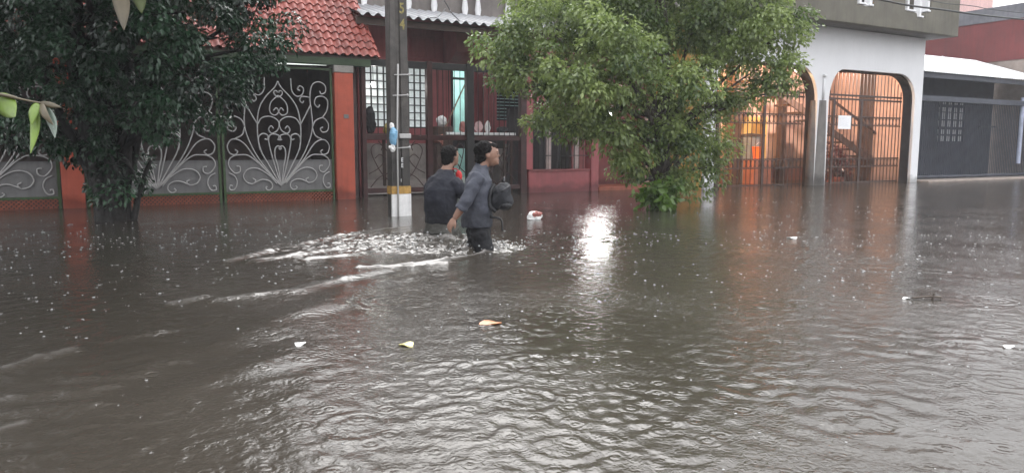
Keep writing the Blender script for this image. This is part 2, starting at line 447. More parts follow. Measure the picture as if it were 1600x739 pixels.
    # rings of single drops
    rr = [(150, 690, .22), (160, 716, .2), (135, 672, .12), (240, 640, .16), (945, 637, .22), (975, 668, .24), (690, 585, .2), (1010, 640, .18), (560, 665, .15), (720, 660, .2), (880, 700, .2), (1180, 600, .2), (1290, 640, .3), (1370, 655, .35), (350, 700, .16), (470, 720, .14), (620, 470, .25), (770, 580, .2), (1120, 560, .2), (820, 625, .16), (1060, 700, .18), (60, 640, .14)]
    pts = [(onz(x, y)[:2], s) for x, y, s in rr]
    for k in range(420):
        pts.append(((r.uniform(-1, 6.3), r.uniform(1.3, 7.5)), r.uniform(.05, .16)))
    for (cx, cy), s in pts:
        ix = np.where((xs > cx - s * 1.6) & (xs < cx + s * 1.6))[0]; iy = np.where((ys > cy - s * 1.6) & (ys < cy + s * 1.6))[0]
        if len(ix) < 3 or len(iy) < 3: continue
        sl_ = np.ix_(ix, iy)
        d = np.hypot(X[sl_] - cx, Y[sl_] - cy)
        Z[sl_] += 0.0017 * np.sin(d / s * 6.283 * 2.3 + 1) * np.exp(-((d - s * 0.75) / (s * 0.5)) ** 2) * fine[sl_] * min(1, s / .15)
    nx, ny = len(xs), len(ys)
    V = np.stack([X, Y, Z], -1).reshape(-1, 3)
    i = np.arange((nx - 1) * (ny - 1)); a = i // (ny - 1); b = i % (ny - 1)
    q = a * ny + b
    F = np.stack([q, q + ny, q + ny + 1, q + 1], -1)
    me = bpy.data.meshes.new('flood_water')
    me.vertices.add(len(V)); me.vertices.foreach_set('co', V.astype(np.float32).ravel())
    me.loops.add(F.size); me.loops.foreach_set('vertex_index', F.astype(np.int32).ravel())
    me.polygons.add(len(F)); me.polygons.foreach_set('loop_start', (np.arange(len(F)) * 4).astype(np.int32))
    me.update(calc_edges=True)
    at = me.attributes.new('foam_sheen', 'FLOAT', 'POINT'); at.data.foreach_set('value', np.clip(foam_sheen, 0, 1).astype(np.float32).ravel())
    me.shade_smooth()
    o = bpy.data.objects.new('flood_water', me); COL.objects.link(o)
    m = bpy.data.materials.new('muddy_water'); m.use_nodes = True
    nt = m.node_tree; N, L = nt.nodes, nt.links
    bs = N['Principled BSDF']
    bs.inputs['IOR'].default_value = 1.33
    bs.inputs['Specular IOR Level'].default_value = 0.5
    co = N.new('ShaderNodeTexCoord')
    at = N.new('ShaderNodeAttribute'); at.attribute_name = 'foam_sheen'
    n0 = N.new('ShaderNodeTexNoise'); n0.inputs['Scale'].default_value = 0.5; n0.inputs['Detail'].default_value = 4
    L.new(co.outputs['Object'], n0.inputs['Vector'])
    rp = N.new('ShaderNodeValToRGB')
    rp.color_ramp.elements[0].position, rp.color_ramp.elements[0].color = .3, (.033, .028, .0225, 1)
    rp.color_ramp.elements[1].position, rp.color_ramp.elements[1].color = .7, (.046, .0395, .0325, 1)
    L.new(n0.outputs['Fac'], rp.inputs['Fac'])
    mc = N.new('ShaderNodeMix'); mc.data_type = 'RGBA'
    L.new(at.outputs['Fac'], mc.inputs['Factor']); L.new(rp.outputs['Color'], mc.inputs['A']); mc.inputs['B'].default_value = (.42, .40, .385, 1)
    L.new(mc.outputs['Result'], bs.inputs['Base Color'])
    mr = N.new('ShaderNodeMapRange'); mr.inputs['To Min'].default_value = .085; mr.inputs['To Max'].default_value = .55
    L.new(at.outputs['Fac'], mr.inputs['Value']); L.new(mr.outputs['Result'], bs.inputs['Roughness'])
    # small chop and drop rings below the mesh's own waves
    n1 = N.new('ShaderNodeTexNoise'); n1.inputs['Scale'].default_value = 45; n1.inputs['Detail'].default_value = 4; n1.inputs['Distortion'].default_value = .6
    L.new(co.outputs['Object'], n1.inputs['Vector'])
    vo = N.new('ShaderNodeTexVoronoi'); vo.inputs['Scale'].default_value = 5.5; vo.voronoi_dimensions = '2D'
    L.new(co.outputs['Object'], vo.inputs['Vector'])
    mu = N.new('ShaderNodeMath'); mu.operation = 'MULTIPLY'; mu.inputs[1].default_value = 38
    L.new(vo.outputs['Distance'], mu.inputs[0])
    si = N.new('ShaderNodeMath'); si.operation = 'SINE'; L.new(mu.outputs[0], si.inputs[0])
    fd = N.new('ShaderNodeMapRange'); fd.inputs['From Min'].default_value = .05; fd.inputs['From Max'].default_value = .42; fd.inputs['To Min'].default_value = 1; fd.inputs['To Max'].default_value = 0
    L.new(vo.outputs['Distance'], fd.inputs['Value'])
    m2 = N.new('ShaderNodeMath'); m2.operation = 'MULTIPLY'; L.new(si.outputs[0], m2.inputs[0]); L.new(fd.outputs['Result'], m2.inputs[1])
    b1 = N.new('ShaderNodeBump'); b1.inputs['Strength'].default_value = .5; b1.inputs['Distance'].default_value = .0052
    L.new(n1.outputs['Fac'], b1.inputs['Height'])
    # wind puts the fine chop in patches
    np_ = N.new('ShaderNodeTexNoise'); np_.inputs['Scale'].default_value = 1.1; np_.inputs['Detail'].default_value = 3; L.new(co.outputs['Object'], np_.inputs['Vector'])
    pm = N.new('ShaderNodeMapRange'); pm.inputs['From Min'].default_value = .35; pm.inputs['From Max'].default_value = .65; pm.inputs['To Min'].default_value = .25; pm.inputs['To Max'].default_value = .8
    L.new(np_.outputs['Fac'], pm.inputs['Value']); L.new(pm.outputs['Result'], b1.inputs['Strength'])
    b2 = N.new('ShaderNodeBump'); b2.inputs['Strength'].default_value = .35; b2.inputs['Distance'].default_value = .0019
    L.new(m2.outputs[0], b2.inputs['Height']); L.new(b1.outputs['Normal'], b2.inputs['Normal'])
    L.new(b2.outputs['Normal'], bs.inputs['Normal'])
    me.materials.append(m)
    tag(o, kind='structure')
    def zat(x, y):
        ix = int(np.clip(np.searchsorted(xs, x), 0, nx - 1)); iy = int(np.clip(np.searchsorted(ys, y), 0, ny - 1))
        return float(Z[ix, iy])
    return zat
water_z = make_water()

def lamp(name, label, loc, r, m, energy, color, cord=.2, rad=.05):
    t = thing(name, label, 'lamp', loc)
    b = MB(); b.ell(loc, (r, r, r * 1.15)); b.build('bulb', m, t, smooth=True)
    b = MB(); b.lathe((loc[0], loc[1], loc[2] + r), [(.02, 0), (.022, .05), (.008, .06), (.006, cord)], 10); b.build('lamp_holder', M['blackiron'], t)
    l = bpy.data.lights.new(name, 'POINT'); l.energy = energy; l.color = color; l.shadow_soft_size = rad
    lo = bpy.data.objects.new('lamp_light', l); COL.objects.link(lo); lo.parent = t; lo.location = (0, -r - rad - .02, -r)
    return t

# ------------------------------------------------------------------ tiled house with coral pillars
H1 = thing('tiled_house', 'house behind the scrollwork gates with red clay tile roof and coral pillars', 'house', (0, 14.7, 0))
def tile_roof(mb, x0, x1, y0, z0, y1, z1, pitch=0.165, row=0.235):
    d = Vector((0, y1 - y0, z1 - z0)); Ls = d.length; d.normalize()
    nrm = Vector((0, -d.z, d.y))
    nrow = int(Ls / row) + 1
    ncol = int((x1 - x0) / pitch); seg = 8
    for r_ in range(nrow):
        jit = random.uniform(-.008, .008)
        prev = None
        for k in range(2):                                   # lower and upper edge of the course
            pass
        for c in range(ncol):
            lift = random.uniform(-.004, .006)
            xa = x0 + c * pitch
            lo, hi, fr = [], [], []
            for i in range(seg + 1):
                t = i / seg
                x = xa + t * pitch
                h = 0.042 * math.sin(math.pi * min(1, t / .68)) if t < .68 else -0.012 * math.sin(math.pi * (t - .68) / .32)
                s0 = r_ * row - 0.03 + jit; s1 = (r_ + 1) * row + 0.02 + jit
                base = Vector((x, y0, z0))
                a = base + d * s0 + nrm * (h + 0.034 + lift); b = base + d * s1 + nrm * (h + 0.004)
                lo.append(a); hi.append(b); fr.append(base + d * (s0 + .004) + nrm * (h + 0.010 + lift))
            n = seg + 1
            mb.add(lo + hi + fr, [(i, i + 1, n + i + 1, n + i) for i in range(seg)] + [(2 * n + i, 2 * n + i + 1, i + 1, i) for i in range(seg)])
rb = MB(); tile_roof(rb, -4.1, 5.17, 14.62, 2.86, 16.6, 4.72)
roof = rb.build('tile_roof', M['tile'], H1)
mb = MB(); mb.prism([(-4.1, 0), (5.15, 0), (5.15, .06), (-4.1, .06)], 0, 1)
slab = MB(); slab.add([(-4.1, 14.66, 2.80), (5.13, 14.66, 2.80), (5.13, 16.6, 4.64), (-4.1, 16.6, 4.64), (-4.1, 14.66, 2.85), (5.13, 14.66, 2.85), (5.13, 16.6, 4.70), (-4.1, 16.6, 4.70)],
                      [(0, 3, 2, 1), (4, 5, 6, 7), (0, 1, 5, 4), (1, 2, 6, 5), (2, 3, 7, 6), (3, 0, 4, 7)])
slab.build('roof_board', M['brown'], H1)
mb = MB(); mb.box(-4.0, 14.64, 2.66, 4.95, 14.80, 2.80); mb.build('eave_beam', mat('green_beam', (0.05, 0.075, 0.04), .6), H1, bevel=.008)
for x0, x1 in ((4.20, 4.58), (-.54, -.2), (-4.0, -3.6)):
    mb = MB(); mb.box(x0, 14.66, -.5, x1, 15.0, 2.52); p = mb.build('pillar', M['coral'], H1, bevel=.012)
    mb = MB(); mb.box(x0 - .012, 14.645, 2.52, x1 + .012, 15.01, 2.66); sub(p, 'capital', mb, M['cement'], bevel=.01)
    if x0 > 4:
        mb = MB(); mb.box(4.37, 14.645, 1.62, 4.47, 14.66, 1.70); n_ = sub(p, 'number_plate', mb, M['sheet'], bevel=.004)
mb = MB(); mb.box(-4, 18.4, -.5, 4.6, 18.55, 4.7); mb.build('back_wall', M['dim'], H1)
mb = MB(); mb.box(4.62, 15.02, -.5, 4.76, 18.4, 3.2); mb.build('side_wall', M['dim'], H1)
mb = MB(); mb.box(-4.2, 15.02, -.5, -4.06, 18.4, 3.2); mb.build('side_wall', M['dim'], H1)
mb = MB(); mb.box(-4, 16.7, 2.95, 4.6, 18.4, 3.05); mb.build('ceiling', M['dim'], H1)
mb = MB(); mb.add([(-4.1, 16.6, 4.70), (5.15, 16.6, 4.70), (5.15, 19.5, 2.9), (-4.1, 19.5, 2.9)], [(0, 1, 2, 3)]); mb.build('rear_roof', M['tile'], H1)
mb = MB(); mb.tube([(3.0, 15.3, 2.70), (4.16, 15.05, 2.70)], .018, 8); 
t = tag(mb.build('fluorescent_tube', M['tube']), 'lit white fluorescent tube above the scrollwork gate beside the coral pillar', 'lamp')

# scrollwork gate leaves
SCROLLS = [
    [(308, 612), (322, 520), (334, 470), (332, 435), (318, 421), (303, 430), (308, 438)],
    [(308, 612), (335, 520), (357, 430), (362, 388), (350, 368), (325, 367), (305, 378), (307, 393), (320, 390)],
    [(308, 612), (360, 520), (405, 430), (414, 330), (402, 250), (370, 195), (325, 150), (308, 120)],
    [(405, 440), (411, 385), (390, 364), (366, 372), (368, 391), (381, 388)],
    [(308, 612), (400, 500), (450, 410), (474, 330), (470, 250), (465, 190), (478, 132), (512, 115), (543, 130), (546, 160), (525, 172), (516, 158)],
    [(413, 320), (440, 275), (468, 225)],
    [(308, 612), (420, 490), (480, 410), (530, 390), (557, 418), (550, 452), (525, 462), (512, 448), (523, 438)],
    [(308, 612), (440, 480), (500, 462), (545, 476), (556, 510), (530, 545), (506, 540), (504, 518), (520, 515)],
    [(474, 330), (490, 300), (530, 286), (556, 315), (550, 347), (525, 354), (514, 338), (528, 330)],
    [(474, 335), (487, 370), (520, 388)],
    [(525, 286), (550, 250), (555, 205), (532, 184), (497, 190), (488, 218), (504, 236), (515, 224)],
    [(330, 600), (365, 560), (420, 526), (468, 530), (489, 560), (475, 588), (446, 597), (432, 582), (446, 572)],
    [(446, 597), (400, 578), (362, 588), (352, 612), (368, 629), (385, 620), (378, 610)],
    [(555, 545), (530, 560), (520, 590), (534, 621), (555, 620), (553, 603), (542, 604)],
    [(308, 185), (345, 220), (350, 263), (327, 278), (309, 262), (320, 244), (333, 256)],
    [(413, 322), (390, 291), (345, 285), (311, 308), (316, 345), (345, 362), (360, 345), (348, 328), (336, 340)],
    [(308, 195), (326, 182), (328, 168), (316, 164), (311, 173)],
    [(372, 105), (376, 162), (400, 187), (428, 176), (434, 150), (416, 138), (405, 153), (417, 160)],
    [(462, 190), (425, 187), (414, 205), (426, 217), (434, 207)],
]
def gate_leaf(x0, x1, label):
    w = x1 - x0; cx = (x0 + x1) / 2
    G = thing('scrollwork_gate', label, 'gate', (cx, 14.78, 0), 0, 'scrollwork gate leaves')
    f = MB()
    for xx in (x0 + .02, x1 - .02): f.box(xx - .022, 14.76, -.5, xx + .022, 14.80, 2.60)
    f.box(x0 + .042, 14.762, 2.555, x1 - .042, 14.798, 2.598); f.box(x0 + .042, 14.762, .165, x1 - .042, 14.798, .205)
    f.box(x0 + .042, 14.762, -.45, x1 - .042, 14.798, -.41)
    f.build('frame', M['green'], G)
    s = MB(); s.box(x0 + .045, 14.785, .207, x1 - .045, 14.79, .785); s.box(x0 + .043, 14.775, .785, x1 - .043, 14.797, .80); s.build('sheet_panel', M['sheet'], G)
    l = MB()
    n = int(w / .07)
    for k in range(n + 8):
        xa = x0 + .05 + (k - 8) * .07
        for sgn in (1, -1):
            a = (xa, .16) if sgn > 0 else (xa, -.40); dx = .56
            p0 = max(xa, x0 + .045); p1 = min(xa + dx, x1 - .045)
            if p1 - p0 < .03: continue
            z0 = .162 - (p0 - xa) if sgn > 0 else -.40 + (p0 - xa); z1 = .162 - (p1 - xa) if sgn > 0 else -.40 + (p1 - xa)
            l.beam((p0, 14.785 + .006 * sgn, z0), (p1, 14.785 + .006 * sgn, z1), .010, .024)
    l.build('lattice', M['terracotta'], G)
    for c in SCROLLS:
        for sg in (1, -1):
            pts = [(cx + sg * (x - 308) / 264 * (w / 2 - .035), 14.765, .2 + (633 - y) / 585 * 2.4) for x, y in c]
            b = MB(); b.tube(catmull(pts, 7), .0125, 6); b.build('scroll', M['silver'], G, smooth=True)
gate_leaf(2.07, 4.18, 'scrollwork gate leaf beside the coral pillar with its pointed crown in clear view')
gate_leaf(-.18, 2.03, 'scrollwork gate leaf half hidden behind the dark tree trunk and foliage')
gate_leaf(-2.8, -.56, 'scrollwork gate leaf beyond the dark tree, leftmost and behind the hanging leaves')

# ------------------------------------------------------------------ red house
H2 = thing('red_house', 'dark red single storey house behind an iron fence with corrugated roof', 'house', (8, 17, 0))
def wall_holes(mb, x0, x1, z0, z1, holes, y0, y1):
    xs = sorted({x0, x1, *[h[0] for h in holes], *[h[2] for h in holes]}); zs = sorted({z0, z1, *[h[1] for h in holes], *[h[3] for h in holes]})
    for a, b in zip(xs[:-1], xs[1:]):
        run = None
        for c, d in list(zip(zs[:-1], zs[1:])) + [(None, None)]:
            solid = c is not None and not any(h[0] <= (a + b) / 2 <= h[2] and h[1] <= (c + d) / 2 <= h[3] for h in holes)
            if solid: run = [run[0], d] if run else [c, d]
            elif run: mb.box(a, y0, run[0], b, y1, run[1]); run = None
mb = MB(); wall_holes(mb, 4.8, 13.3, -.5, 4.3, [(5.58, 1.52, 7.18, 2.98), (7.85, -.4, 8.33, 2.98), (9.1, 1.75, 10.0, 2.6)], 17.0, 17.14)
mb.build('wall', M['redwall'], H2)
# planked cladding lines on the wall
pl = MB()
for x in np.arange(7.25, 12.8, .21):
    if 7.8 < x < 8.4 or 9.05 < x < 10.05: continue
    pl.box(x, 16.985, 1.5, x + .012, 17.0, 3.0)
pl.build('batten', M['maroon'], H2)
mb = MB(); mb.box(4.9, 16.93, -.5, 7.75, 16.995, 1.15); mb.box(8.4, 16.93, -.5, 13.2, 16.995, 1.15); mb.build('dado', mat('bare_dado', (.33, .295, .27), .7, .4, 2.5, streak=.4), H2)
mb = MB(); mb.add([(4.9, 15.6, .02), (8.5, 15.6, .02), (8.5, 17, .30), (4.9, 17, .30)], [(0, 1, 2, 3)]); mb.build('ramp', mat('pale_ramp', (.33, .30, .28), .6, .3, 3), H2)
def grid_window(x0, z0, x1, z1, y, nx, nz, root, pane, bar, name='window'):
    fr = MB()
    for i in range(nx + 1):
        xx = x0 + (x1 - x0) * i / nx; w = .022 if i in (0, nx) else .012
        fr.box(xx - w, y - .03, z0, xx + w, y + .02, z1)
    for k in range(nz + 1):
        zz = z0 + (z1 - z0) * k / nz; w = .022 if k in (0, nz) else .012
        fr.box(x0, y - .027, zz - w, x1, y + .017, zz + w)
    f = fr.build(name, bar, root)
    p = MB()
    for k in range(nz):
        za = z0 + (z1 - z0) * k / nz; zb = z0 + (z1 - z0) * (k + 1) / nz
        tl = random.uniform(.01, .04)
        p.add([(x0, y + .04, za), (x1, y + .04, za), (x1, y + .04 + tl, zb), (x0, y + .04 + tl, zb)], [(0, 1, 2, 3)])
    sub(f, 'pane', p, pane)
    return f
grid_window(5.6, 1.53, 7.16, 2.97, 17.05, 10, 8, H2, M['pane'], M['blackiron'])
f = MB(); [f.beam((9.1, 17.06, z), (10.0, 17.06, z), .10, .012) for z in np.arange(1.8, 2.6, .085)]
f.build('louvre_window', M['turq'], H2)
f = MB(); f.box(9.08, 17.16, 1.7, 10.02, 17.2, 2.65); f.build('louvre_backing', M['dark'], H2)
# room behind the open door
mb = MB(); mb.box(7.3, 18.6, -.5, 9.2, 18.7, 3.2); mb.box(7.3, 17.15, -.5, 7.36, 18.6, 3.2); mb.box(9.14, 17.22, -.5, 9.2, 18.6, 3.2); mb.box(7.3, 17.15, 3.2, 9.2, 18.7, 3.28)
mb.build('room_wall', M['turq'], H2)
mb = MB(); mb.box(7.80, 16.97, -.4, 7.86, 17.15, 3.03); mb.box(8.32, 16.97, -.4, 8.38, 17.15, 3.03); mb.box(7.86, 16.975, 2.98, 8.32, 17.145, 3.03); mb.box(7.86, 16.98, 2.74, 8.32, 17.14, 2.79)
d_ = mb.build('door_frame', M['blackiron'], H2)
mb = MB(); mb.obox((8.60, 16.72, 1.2), (.06, .58, 3.2), Matrix.Rotation(R(-24), 3, 'Z')); dd = mb.build('door', M['maroon'], H2)
mb = MB(); mb.ell((8.45, 16.5, 1.3), (.03, .03, .03)); sub(dd, 'handle', mb, M['silver'])
# framed red panels and the dark box above the porch
mb = MB(); mb.box(6.6, 16.93, 3.02, 7.58, 17.0, 3.72); s_ = mb.build('shutter', M['redwall'], H2, bevel=.01)
mb = MB()
for x in (6.72, 6.93, 7.14, 7.35): mb.box(x, 16.90, 3.2, x + .17, 16.93, 3.66)
mb.box(6.6, 16.905, 3.06, 7.58, 16.928, 3.13); sub(s_, 'slat_panel', mb, M['redwall'], bevel=.008)
mb = MB(); mb.add([(7.6, 16.2, 3.30), (9.1, 16.2, 3.42), (9.1, 17.0, 3.05), (7.6, 17.0, 3.0), (7.6, 16.2, 3.9), (9.1, 16.2, 3.9), (9.1, 17.0, 4.0), (7.6, 17.0, 4.0)],
                  [(0, 3, 2, 1), (4, 5, 6, 7), (0, 1, 5, 4), (1, 2, 6, 5), (2, 3, 7, 6), (3, 0, 4, 7)]); mb.build('canopy_box', M['maroon'], H2)
def corrugated(x0, x1, y0, z0, y1, z1, pitch, amp, name, m, root, thick=.008):
    n = int((x1 - x0) / pitch * 8); mbb = MB(); vs = []
    for dz in (0, -thick):
        for (y, z) in ((y0, z0), (y1, z1)):
            for i in range(n + 1):
                x = x0 + (x1 - x0) * i / n
                vs.append((x, y, z + dz + amp * math.cos((x - x0) / pitch * 6.2832)))
    k = n + 1
    fs = [(i, i + 1, k + i + 1, k + i) for i in range(n)] + [(2 * k + i, 3 * k + i, 3 * k + i + 1, 2 * k + i + 1) for i in range(n)] + [(2 * k + i, 2 * k + i + 1, i + 1, i) for i in range(n)]
    mbb.add(vs, fs); return mbb.build(name, m, root, smooth=False)
corrugated(4.86, 13.2, 15.15, 3.80, 17.3, 4.38, .225, .036, 'corrugated_roof', M['zinc'], H2)
mb = MB(); mb.box(4.9, 15.35, 3.62, 13.1, 15.43, 3.76); mb.build('purlin', M['brown'], H2)
mb = MB(); mb.box(4.78, 15.0, -.5, 4.86, 17, 2.9); mb.build('side_wall', M['maroon'], H2)
mb = MB(); mb.box(4.8, 17.14, 4.2, 13.3, 19.5, 4.3); mb.build('flat_roof', M['cement'], H2)
mb = MB(); mb.box(4.8, 19.4, -.5, 13.3, 19.5, 4.2); mb.build('rear_wall', M['dim'], H2)
# porch right of the fence: low wall, grille, pillar
mb = MB(); mb.box(8.72, 14.72, -.5, 10.44, 14.9, .50); lw = mb.build('porch_wall', M['redwall'], H2, bevel=.008)
mb = MB(); mb.box(8.72, 14.70, .50, 10.44, 14.92, .54); sub(lw, 'sill', mb, M['maroon'])
mb = MB(); mb.box(10.45, 14.68, -.5, 10.68, 14.95, 3.3); mb.build('porch_pillar', M['redwall'], H2, bevel=.02)
mb = MB(); mb.box(8.66, 14.74, .54, 8.84, 14.9, 3.3); mb.build('porch_pillar', M['redwall'], H2, bevel=.01)
mb = MB(); mb.box(8.84, 14.76, 2.1, 10.45, 14.9, 3.3); mb.build('porch_lintel', M['maroon'], H2)
gr = MB()
for x in np.arange(8.92, 10.42, .125): gr.tube([(x, 14.8, .54), (x, 14.8, 2.1)], .008, 6)
for z in (.85, 1.3, 1.75): gr.box(8.84, 14.79, z, 10.45, 14.81, z + .02)
gr.build('porch_grille', M['blackiron'], H2)
mb = MB()
for x in (9.35, 10.15): mb.box(x, 14.95, .54, x + .12, 15.0, 1.5)
mb.build('mullion', mat('pinkish_white', (.5, .40, .38), .6), H2)
mb = MB(); mb.box(8.86, 16.0, -.5, 10.4, 16.05, 2.0); mb.build('recess_shade_panel', M['dark'], H2)  # dark panel painting the shade of the recess behind the grille
mb = MB(); mb.box(10.7, 14.7, -.5, 13.38, 15.9, .09); mb.build('step', M['terracotta'], H2, bevel=.02)
mb = MB(); mb.box(10.7, 15.9, -.5, 13.38, 16.0, 3.6); mb.build('porch_wall', M['maroon'], H2)
arc = [Vector((11.4 + 1.0 * math.cos(a), 14.95, 1.55 + 1.0 * math.sin(a))) for a in np.linspace(0, math.pi, 17)]
mb = MB(); mb.tube([(12.4, 14.95, -.4)] + arc[0:], .06, 8); mb.build('arch_trim', M['pink'], H2, smooth=True)
p = ony(934, 410, 14.55); FLZ = -p.z
fl = thing('floodlight', 'lit white floodlight on the red porch pillar behind the leafy tree', 'floodlight', (p.x, p.y, FLZ))
ft = Matrix.Rotation(R(-28), 3, 'Z')
def fb(c, sz, nm, m): mb = MB(); mb.obox(Vector((p.x, p.y, FLZ)) + ft @ Vector(c), sz, ft); mb.build(nm, m, fl)
fb((0, 0, 0), (.56, .008, .28), 'lens', mat('lit_floodlight', (.9, .9, .9), .4, 0, 5, emit=(1, .99, .97), estr=20))
fb((0, .06, 0), (.62, .10, .34), 'housing', M['blackiron'])
for c, sz in (((-.30, -.03, 0), (.012, .08, .34)), ((.30, -.03, 0), (.012, .08, .34)), ((0, -.05, .164), (.612, .13, .012))): fb(c, sz, 'hood', M['blackiron'])
mb = MB(); mb.tube([(p.x, p.y + .08, FLZ), (p.x - .02, 14.70, FLZ)], .02, 8); mb.build('bracket', M['blackiron'], fl)
# upper terrace behind the corrugated roof
H2b = thing('upper_terrace', 'grey upper terrace wall with white posts showing above the corrugated roof', 'terrace', (8, 18, 4.3))
mb = MB(); mb.box(4.9, 18.0, 4.3, 13, 18.15, 6.4); mb.build('wall', mat('brown_grey_plaster', (.17, .15, .14), .7, .25, 2, streak=.3), H2b)
for xx in (5.9, 7.05, 7.75, 8.62, 9.0, 9.9, 11.0):
    mb = MB(); mb.lathe((xx, 17.85, 4.3), [(.09, 0), (.09, .08), (.05, .14), (.085, .34), (.05, .62), (.085, .8), (.085, 2.0)], 12); mb.build('post', M['white'], H2b, smooth=True)

# iron fence in front of the red house
FN = thing('iron_fence', 'dark red iron fence and gate with bars and scrolls before the red house', 'fence', (6.7, 14.8, 0))
for x, w, m in ((4.82, .09, 'rediron'), (6.28, .12, 'rediron'), (7.24, .17, 'blackiron'), (8.60, .16, 'rediron')):
    mb = MB(); mb.box(x - w / 2, 14.74, -.5, x + w / 2, 14.88, 2.86); mb.build('post', M[m], FN, bevel=.006)
mb = MB(); mb.box(4.865, 14.76, 2.70, 8.52, 14.86, 2.84); mb.build('top_rail', M['blackiron'], FN, bevel=.006)
for a, b in ((4.865, 6.22), (6.34, 7.155), (7.325, 8.52)):
    mb = MB(); mb.box(a, 14.77, 1.20, b, 14.85, 1.31); mb.build('mid_rail', M['rediron'], FN, bevel=.005)
    mb = MB(); mb.box(a, 14.77, .10, b, 14.85, .20); mb.build('bottom_rail', M['rediron'], FN, bevel=.005)
    n = int((b - a) / .145)
    for k in range(1, n + 1):
        x = a + (b - a) * k / (n + 1)
        mb = MB(); mb.tube([(x, 14.81, 1.31), (x, 14.81, 2.70)], .0085, 6); mb.build('bar', M['blackiron'], FN)
    # scrolls and crossed bars under the mid rail
    w = b - a; cx = (a + b) / 2
    for sg in (1, -1):
        for pts in ([(0, .22), (.22, .45), (.36, .75), (.42, 1.0), (.34, 1.12), (.24, 1.08), (.26, .98)], [(.02, .7), (.15, .95), (.3, 1.18)], [(.44, .22), (.3, .42), (.1, .55), (.02, .7)], [(.06, .22), (.12, .6), (.04, .9), (.0, 1.19)], [(.46, .5), (.3, .62), (.2, .8), (.28, .9), (.36, .82)]):
            q = catmull([(cx + sg * u * w, 14.81, z) for u, z in pts], 6)
            mb = MB(); mb.tube(q, .010, 6); mb.build('scroll', M['rediron'], FN, smooth=True)

# things in the yard
c0, c1 = ony(698, 208, 15.5), ony(806, 211, 15.5); CZ = c0.z
ct = thing('counter', 'white topped counter standing on the porch behind the red iron fence', 'counter', ((c0.x + c1.x) / 2, 15.7, 0))
mb = MB(); mb.box(c0.x, 15.5, CZ - .04, c1.x, 15.95, CZ + .02); mb.build('counter_top', mat('white_laminate', (.85, .85, .85), .35, .05, 5), ct, bevel=.008)
for x in (c0.x + .1, c1.x - .1, (c0.x + c1.x) / 2):
    for y in (15.55, 15.9):
        mb = MB(); mb.box(x - .025, y - .025, -.5, x + .025, y + .025, CZ - .04); mb.build('leg', M['brown'], ct)
mb = MB(); mb.box(c0.x + .15, 15.85, CZ - .35, c1.x - .15, 15.88, CZ - .04); mb.build('apron', M['dark'], ct)
tb = thing('table', 'dark wooden table behind the iron fence below the white window', 'table', (5.45, 16.1, 0))
mb = MB(); mb.box(5.0, 15.85, 1.22, 5.85, 16.4, 1.36); mb.build('table_top', M['brown'], tb)
for x in (5.05, 5.8):
    for y in (15.9, 16.35):
        mb = MB(); mb.box(x - .03, y - .03, -.5, x + .03, y + .03, 1.22); mb.build('leg', M['brown'], tb)
def crumple(name, c, r, m, label, cat, seed, amp=.25, parent=None):
    mb = MB(); mb.ell(c, r, 22, 14)
    vs = []
    for v in mb.v:
        d = Vector(v) - Vector(c)
        n = mnoise.fractal(Vector(v) * (1.3 / max(r)) + Vector((seed, 0, 0)), 1.0, 2.0, 4)
        vs.append(tuple(Vector(c) + d * (1 + amp * n * 1.6)))
    mb.v = vs
    o = mb.build(name, m, parent, off=c if parent is None else None)
    return tag(o, label, cat) if label else o
crumple('jacket', (5.42, 16.2, 1.66), (.14, .09, .30), M['packdark'], 'dark jacket hung over the wooden table before the white window', 'jacket', 1)
crumple('yellow_bag', (5.95, 16.3, 1.49), (.16, .1, .13), mat('yellow_cloth', (.5, .42, .12), .6), 'yellow bag lying beside the dark jacket behind the fence', 'bag', 3)
for px_, py_, s, mm, la in ((690, 190, .13, 'plastic', 'white cloth bundle on the dark crate near the leaning broom'), (723, 178, .09, 'plasticred', 'red and white bundle on the counter below the turquoise doorway'), (748, 192, .10, 'pinkcloth', 'pale pink sack in the middle of the counter top'), (762, 180, .07, 'plastic', 'tall white bag beside the pink sack on the counter'), (784, 203, .14, 'packdark', 'dark tray of things on the far end of the counter')):
    c = ony(px_, py_, 15.72)
    if px_ > 700: c.z = CZ + .02 + min(.13, max(.03, c.z - CZ - .02))
    hz = (c.z - CZ - .02) if px_ > 700 else s
    crumple('bundle', (c.x, 15.72, c.z), (s, s * .8, min(.13, max(.03, hz))), M[mm], la, 'bundle', px_, .16)
c = ony(690, 190, 15.72); mb = MB(); mb.box(c.x - .2, 15.55, -.5, c.x + .2, 15.9, c.z - .12); tag(mb.build('crate', M['brown'], bevel=.01), 'dark wooden crate under the white bundle behind the iron fence', 'crate')
bz = thing('broom', 'broom with a long pale handle leaning across the turquoise doorway', 'broom', (7.0, 15.6, 1.0))
a_ = ony(692, 208, 15.6); b_ = ony(733, 118, 15.9)
mb = MB(); mb.tube([a_, b_], .017, 8); mb.build('handle', mat('worn_wood', (.23, .15, .10), .7), bz)
mb = MB(); mb.tube([a_ + (a_ - b_).normalized() * .28, a_], [.12, .03], 10); mb.build('bristles', M['terracotta'], bz)
# lit bulb seen through the window and the light in the doorway room
p = ony(583, 132, 16.75)
lamp('light_bulb', 'lit bulb hanging in front of the white grid window', tuple(p), .045, M['bulbwhite'], 3, (1, .96, .9), 1.0)
lamp('light_bulb', 'lit bulb in the turquoise room beyond the open doorway', (8.0, 17.9, 3.0), .04, M['bulbwhite'], 28, (.9, 1, .97), .18)

